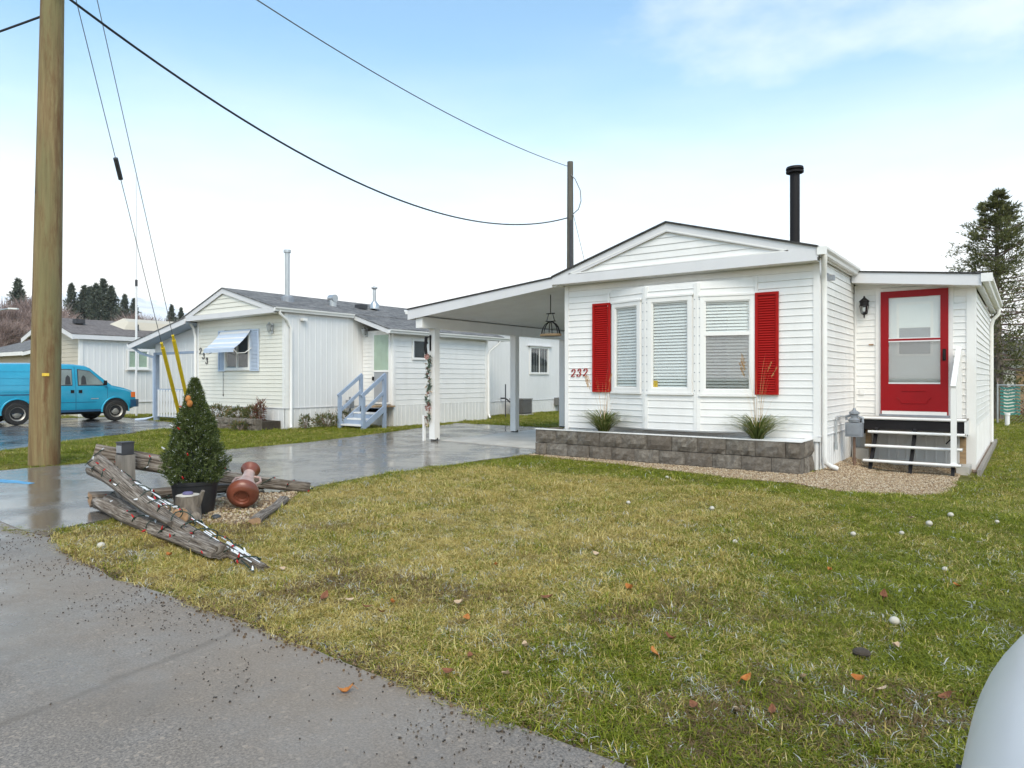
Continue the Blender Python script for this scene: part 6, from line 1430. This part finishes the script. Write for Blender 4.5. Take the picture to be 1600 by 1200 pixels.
cam2 = np.array([CAM.x, CAM.y]); fw2 = np.array([FW.x, FW.y]); rt2 = np.array([RT.x, RT.y])
def sample(x0, x1, y0, y1, dens):
    n = int((x1 - x0) * (y1 - y0) * dens); return np.stack([rng.uniform(x0, x1, n), rng.uniform(y0, y1, n)], 1)
def lawn_points():
    out = []
    for (x0, x1, y0, y1, dens) in ((-4, 5, -9.8, -6.3, 1500), (-5.6, 6, -6.3, -2.5, 800), (-5.6, 6, -2.5, 1, 420), (-5.6, -3.9, -9.8, -6.3, 800), (-16, -9.8, -9.4, -2.5, 300), (-18, -10, -2.5, 3, 220), (-14.5, -5, 3, 16, 130), (1.9, 9, 1, 16, 150), (.5, 12, 16, 26, 60), (-27, -17, .3, 5, 45), (-30, -22, -3, 8, 30)):
        P = sample(x0, x1, y0, y1, dens); d = (P - cam2) @ fw2; s = (P - cam2) @ rt2
        out.append(P[(d > 1.0) & (np.abs(s) < .80 * d + .7)])
    P = np.concatenate(out)
    jit = np.array([[noise.noise(V(p[0] * 2.5, p[1] * 2.5, 9)) * .09, noise.noise(V(p[0] * 2.5, p[1] * 2.5, 19)) * .09] for p in P])
    Pj = P + jit
    bad = inside(ROAD, Pj) | inside(DRIVE, Pj) | inside(DRIVE2, Pj) | inside(GRAVEL, Pj)
    keep_bed = inside(bed, Pj) & (rng.uniform(0, 1, len(P)) > .12); bad |= keep_bed
    def rect(x0, x1, y0, y1): return (P[:, 0] > x0) & (P[:, 0] < x1) & (P[:, 1] > y0) & (P[:, 1] < y1)
    bad |= rect(-4.93, -.07, -.75, 16) | rect(-.1, 2.06, 1.9, 8.75) | rect(-8.6, -4.6, 0, 5.52) | rect(-18.9, DX + .02, DY, 19) | rect(DX, DX + 1.43, DY + 2.85, DY + 7.5) | rect(-18.1, DX - .1, DY - .87, DY)
    thin = np.array([noise.noise(V(p[0] * 1.7, p[1] * 1.7, 31)) for p in P]); bad |= (thin > .28) & (rng.uniform(0, 1, len(P)) < .35)
    return P[~bad]
LP = lawn_points()
Z = np.array([gz(*p) for p in LP]); nL = len(LP); dist = np.linalg.norm(LP - cam2, axis=1)
patch = np.array([noise.noise(V(p[0] * .9, p[1] * .9, 4)) for p in LP])
idx = np.where(rng.uniform(0, 1, nL) < .6, rng.integers(0, 6, nL), rng.integers(6, 9, nL)); tall = (rng.uniform(0, 1, nL) < .025 + .06 * (patch > .15)); idx[tall] = rng.integers(9, 11, tall.sum())
scl = rng.uniform(.75, 1.3, nL) * np.clip(.82 + dist * .028, .9, 1.7) * (1 + .45 * patch)
scatter('lawn_grass', np.column_stack([LP, Z]), np.column_stack([rng.normal(0, .15, nL), rng.normal(0, .15, nL), rng.uniform(0, 6.28, nL)]), scl, idx, tufts, 'short frost dusted lawn grass')
# moss patch and edge weeds on the asphalt
def pebble(seed, mat, n=1):
    g = random.Random(seed); bm = bmesh.new(); bmesh.ops.create_icosphere(bm, subdivisions=1, radius=1)
    for v in bm.verts: v.co *= g.uniform(.75, 1.2); v.co.z *= .65
    me = bpy.data.meshes.new('pebble'); bm.to_mesh(me); bm.free(); me.materials.append(MATS[mat]); return bpy.data.objects.new('pebble', me)
P = sample(-5.1, 2, -2.2, 2.9, 2600); P = P[inside(GRAVEL, P)]; P = P[~((P[:, 0] > -4.93) & (P[:, 0] < -.07) & (P[:, 1] > -.71))]
n = len(P); scatter('gravel', np.column_stack([P, np.array([gz(*p) for p in P]) + .014]), rng.uniform(0, 6.28, (n, 3)), rng.uniform(.007, .017, n), rng.integers(0, 3, n), [pebble(i, 'gravel_tan') for i in range(3)], 'tan gravel in front of the planter and steps')
P = sample(-5.1, -3.4, -8.3, -6.1, 1200); P = P[inside(bed, P)]; n = len(P)
scatter('mulch_chips', np.column_stack([P, np.full(n, .026)]), rng.uniform(0, 6.28, (n, 3)), rng.uniform(.006, .022, n), rng.integers(0, 3, n), [pebble(5 + i, 'gravel_tan') for i in range(3)], 'gravel and bark chips in the fence corner bed')
pebble_mat('crumb', [(0, (.03, .02, .012)), (.5, (.09, .055, .03)), (.85, (.16, .10, .05)), (1, (.30, .20, .10))])
# grit on the road near the lawn edge
k = 3800; t = rng.uniform(0, 1, k); gx_ = -7.5 + t * 10.5; off = np.abs(rng.normal(0, .42, k)); edge = np.interp(gx_, [-10, -4.5, -3.6, -2.6, 5], [-9.1, -9.1, -9.28, -9.36, -9.42]); gy2 = edge - .02 - off
cl = np.array([noise.noise(V(a * 1.4, b * 1.4, 2)) for a, b in zip(gx_, gy2)]); kp = (cl + rng.normal(0, .18, k) > .12) | (rng.uniform(0, 1, k) < .05); gx_, gy2 = gx_[kp], gy2[kp]; n = len(gx_)
scatter('road_grit', np.column_stack([gx_, gy2, np.full(n, .015)]), rng.uniform(0, 6.28, (n, 3)), rng.uniform(.002, .0065, n), rng.integers(0, 3, n), [pebble(15 + i, 'grit_dark') for i in range(3)], 'dark grit scattered on the road edge')
P = np.column_stack([rng.normal(-5.05, .18, 90), rng.normal(-9.17, .05, 90), np.full(90, .012)])
scatter('road_moss', P, np.column_stack([np.zeros((90, 2)), rng.uniform(0, 6, 90)]), rng.uniform(.25, .5, 90), rng.integers(0, 6, 90), tufts, 'small grass patch growing in the asphalt')
# crumbled earth and leaf bits along the lawn's ragged road edge
k = 1700; ex = rng.uniform(-4.9, 3.2, k); ey = np.interp(ex, [-10, -4.5, -3.6, -2.6, 5], [-9.1, -9.1, -9.28, -9.36, -9.42]) + rng.normal(0, .055, k)
kp = np.array([noise.noise(V(a * 1.1, b * 1.1, 7)) for a, b in zip(ex, ey)]) + rng.normal(0, .25, k) > .0; ex, ey = ex[kp], ey[kp]; n = len(ex)
scatter('edge_crumbs', np.column_stack([ex, ey, np.full(n, .016)]), rng.uniform(0, 6.28, (n, 3)), rng.uniform(.003, .010, n), rng.integers(0, 3, n), [pebble(25 + i, 'crumb') for i in range(3)], 'brown crumbs of earth and leaf along the lawn edge')
# puffballs
def sx_of(p): q = V(p[0], p[1], 0) - CAM; return q.dot(RT) / q.dot(FW)
pb = MB().ball((0, 0, .03), .032, 8, .85).tube([(0, 0, -.01), (0, 0, .012)], [.012, .018], 8); pbm = None
spots = [(2.03, -7.15), (1.88, -3.83), (2.01, -3.19), (1.37, -4.75), (2.16, -5.64), (.60, -5.69), (-1.53, -2.30), (-1.03, -4.50), (1.72, -4.43), (2.41, -3.30), (-.13, -4.28)]
for i, (x, y_) in enumerate([(-3.66, -9.04)] + spots):
    o = pb.build('puffball', 'puffball', None, smooth=True) if pbm is None else link('puffball', pbm, None)
    pbm = o.data; o.location = (x, y_, gz(x, y_) + .012); s = random.uniform(.6, .95) * (1.2 if i == 0 else 1); o.scale = (s, s, s)
    if i == 0: tag(o, 'white puffball mushroom at the lawn corner in front of the split rails', 'mushroom')
    else: tag(o, f'{ORD[sorted(spots, key=sx_of).index((x, y_))]} small white puffball from the left on the open lawn', 'mushroom', 'puffballs on the lawn')
# fallen leaves
def leaf_obj(seed):
    g = random.Random(seed); m = MB(); k = 7; cu = g.uniform(.3, .9)
    for i in range(k + 1):
        t_ = i / k; w_ = .026 * math.sin(math.pi * min(1, t_ * .93 + .05)) ** .8; x = -.045 + .09 * t_
        z_ = cu * .045 * (2 * t_ - 1) ** 2
        for s_ in (-1, -.5, 0, .5, 1): m.v.append((x, s_ * w_, z_ + abs(s_) * w_ * cu * .7 + g.uniform(-.002, .002)))
    m.f = [(i * 5 + j, i * 5 + j + 1, (i + 1) * 5 + j + 1, (i + 1) * 5 + j) for i in range(k) for j in range(4)]
    m.tube([(-.045, 0, cu * .045), (-.075, .004, .01)], .0015, 4); me = bpy.data.meshes.new('fallen_leaf'); me.from_pydata([tuple(p) for p in m.v], [], m.f); return me
LS = [(-2.883, -8.86), (-1.827, -8.569), (-1.035, -8.81), (-.847, -8.769), (-.654, -8.796), (-.589, -8.642), (-.511, -8.807), (-.022, -8.587), (-.236, -8.383), (-.603, -7.54), (.641, -9.083), (.359, -9.007), (-.157, -6.786), (.152, -7.972), (.497, -7.484), (1.087, -8.183), (1.099, -8.413), (.511, -8.739), (1.587, -8.46), (1.8, -8.277), (1.494, -8.858), (1.653, -8.791), (1.78, -8.705), (1.481, -6.186), (1.899, -6.659), (2.266, -6.098), (2.09, -7.581), (2.024, -8.139), (2.116, -8.212), (2.362, -8.11), (1.708, -3.613), (.395, -9.219)]
lm = {c: [leaf_obj(i + 3 * j) for i in range(3)] for j, c in enumerate(('leaf_orange', 'leaf_tan', 'leaf_brown'))}
for c, ms in lm.items():
    for me in ms: me.materials.append(MATS[c])
for i, (x, y_) in enumerate(LS + [(.14, -9.64)]):
    c = ('leaf_orange', 'leaf_tan', 'leaf_brown')[(i * 7 + i // 3) % 3]; o = link('fallen_leaf', lm[c][i % 3], None)
    road = i == len(LS); o.location = (x, y_, .016 if road else gz(x, y_) + .034); o.rotation_euler = (random.uniform(-.5, .5) * (not road), random.uniform(-.5, .5) * (not road), random.uniform(0, 6.28)); s = random.uniform(.55, .95); o.scale = (s, s, s)
    if road: tag(o, 'single dry leaf lying on the grey asphalt road', 'leaf')
    else:
        cn = c[5:]; same = [p for j, p in enumerate(LS) if ('leaf_orange', 'leaf_tan', 'leaf_brown')[(j * 7 + j // 3) % 3] == c]
        tag(o, f'{ORD[sorted(same, key=sx_of).index((x, y_))]} curled {cn} fallen leaf from the left on the front lawn', 'leaf', f'{cn} leaves fallen on the front lawn')
m = MB(); m.ball((0, 0, .005), .045, 6, .5); o = m.build('dirt_clod', 'soil', None); o.location = (1.96, -7.75, .02); tag(o, 'small dark clod of earth lying on the right side of the lawn', 'clod')

# ------------------------------------------------------------------ damp winter air
hz = MB(); cs = [view(x, y) for x, y in ((-3300, -300), (2500, -300), (2500, 2600), (-3300, 2600))]
hz.v = [(p.x, p.y, z) for z in (-14, 430) for p in cs]; hz.f = [(0, 1, 2, 3), (4, 5, 6, 7), (0, 1, 5, 4), (1, 2, 6, 5), (2, 3, 7, 6), (3, 0, 4, 7)]
m, t, b = new_mat('damp_air'); t.nodes.remove(b); pv = t.nodes.new('ShaderNodeVolumePrincipled'); pv.inputs['Color'].default_value = (.95, .96, .98, 1); pv.inputs['Density'].default_value = .00016; pv.inputs['Anisotropy'].default_value = 0
t.links.new(pv.outputs[0], t.nodes['Material Output'].inputs['Volume'])
kind(hz.build('haze', 'damp_air'), 'stuff', 'pale winter haze over the distance')
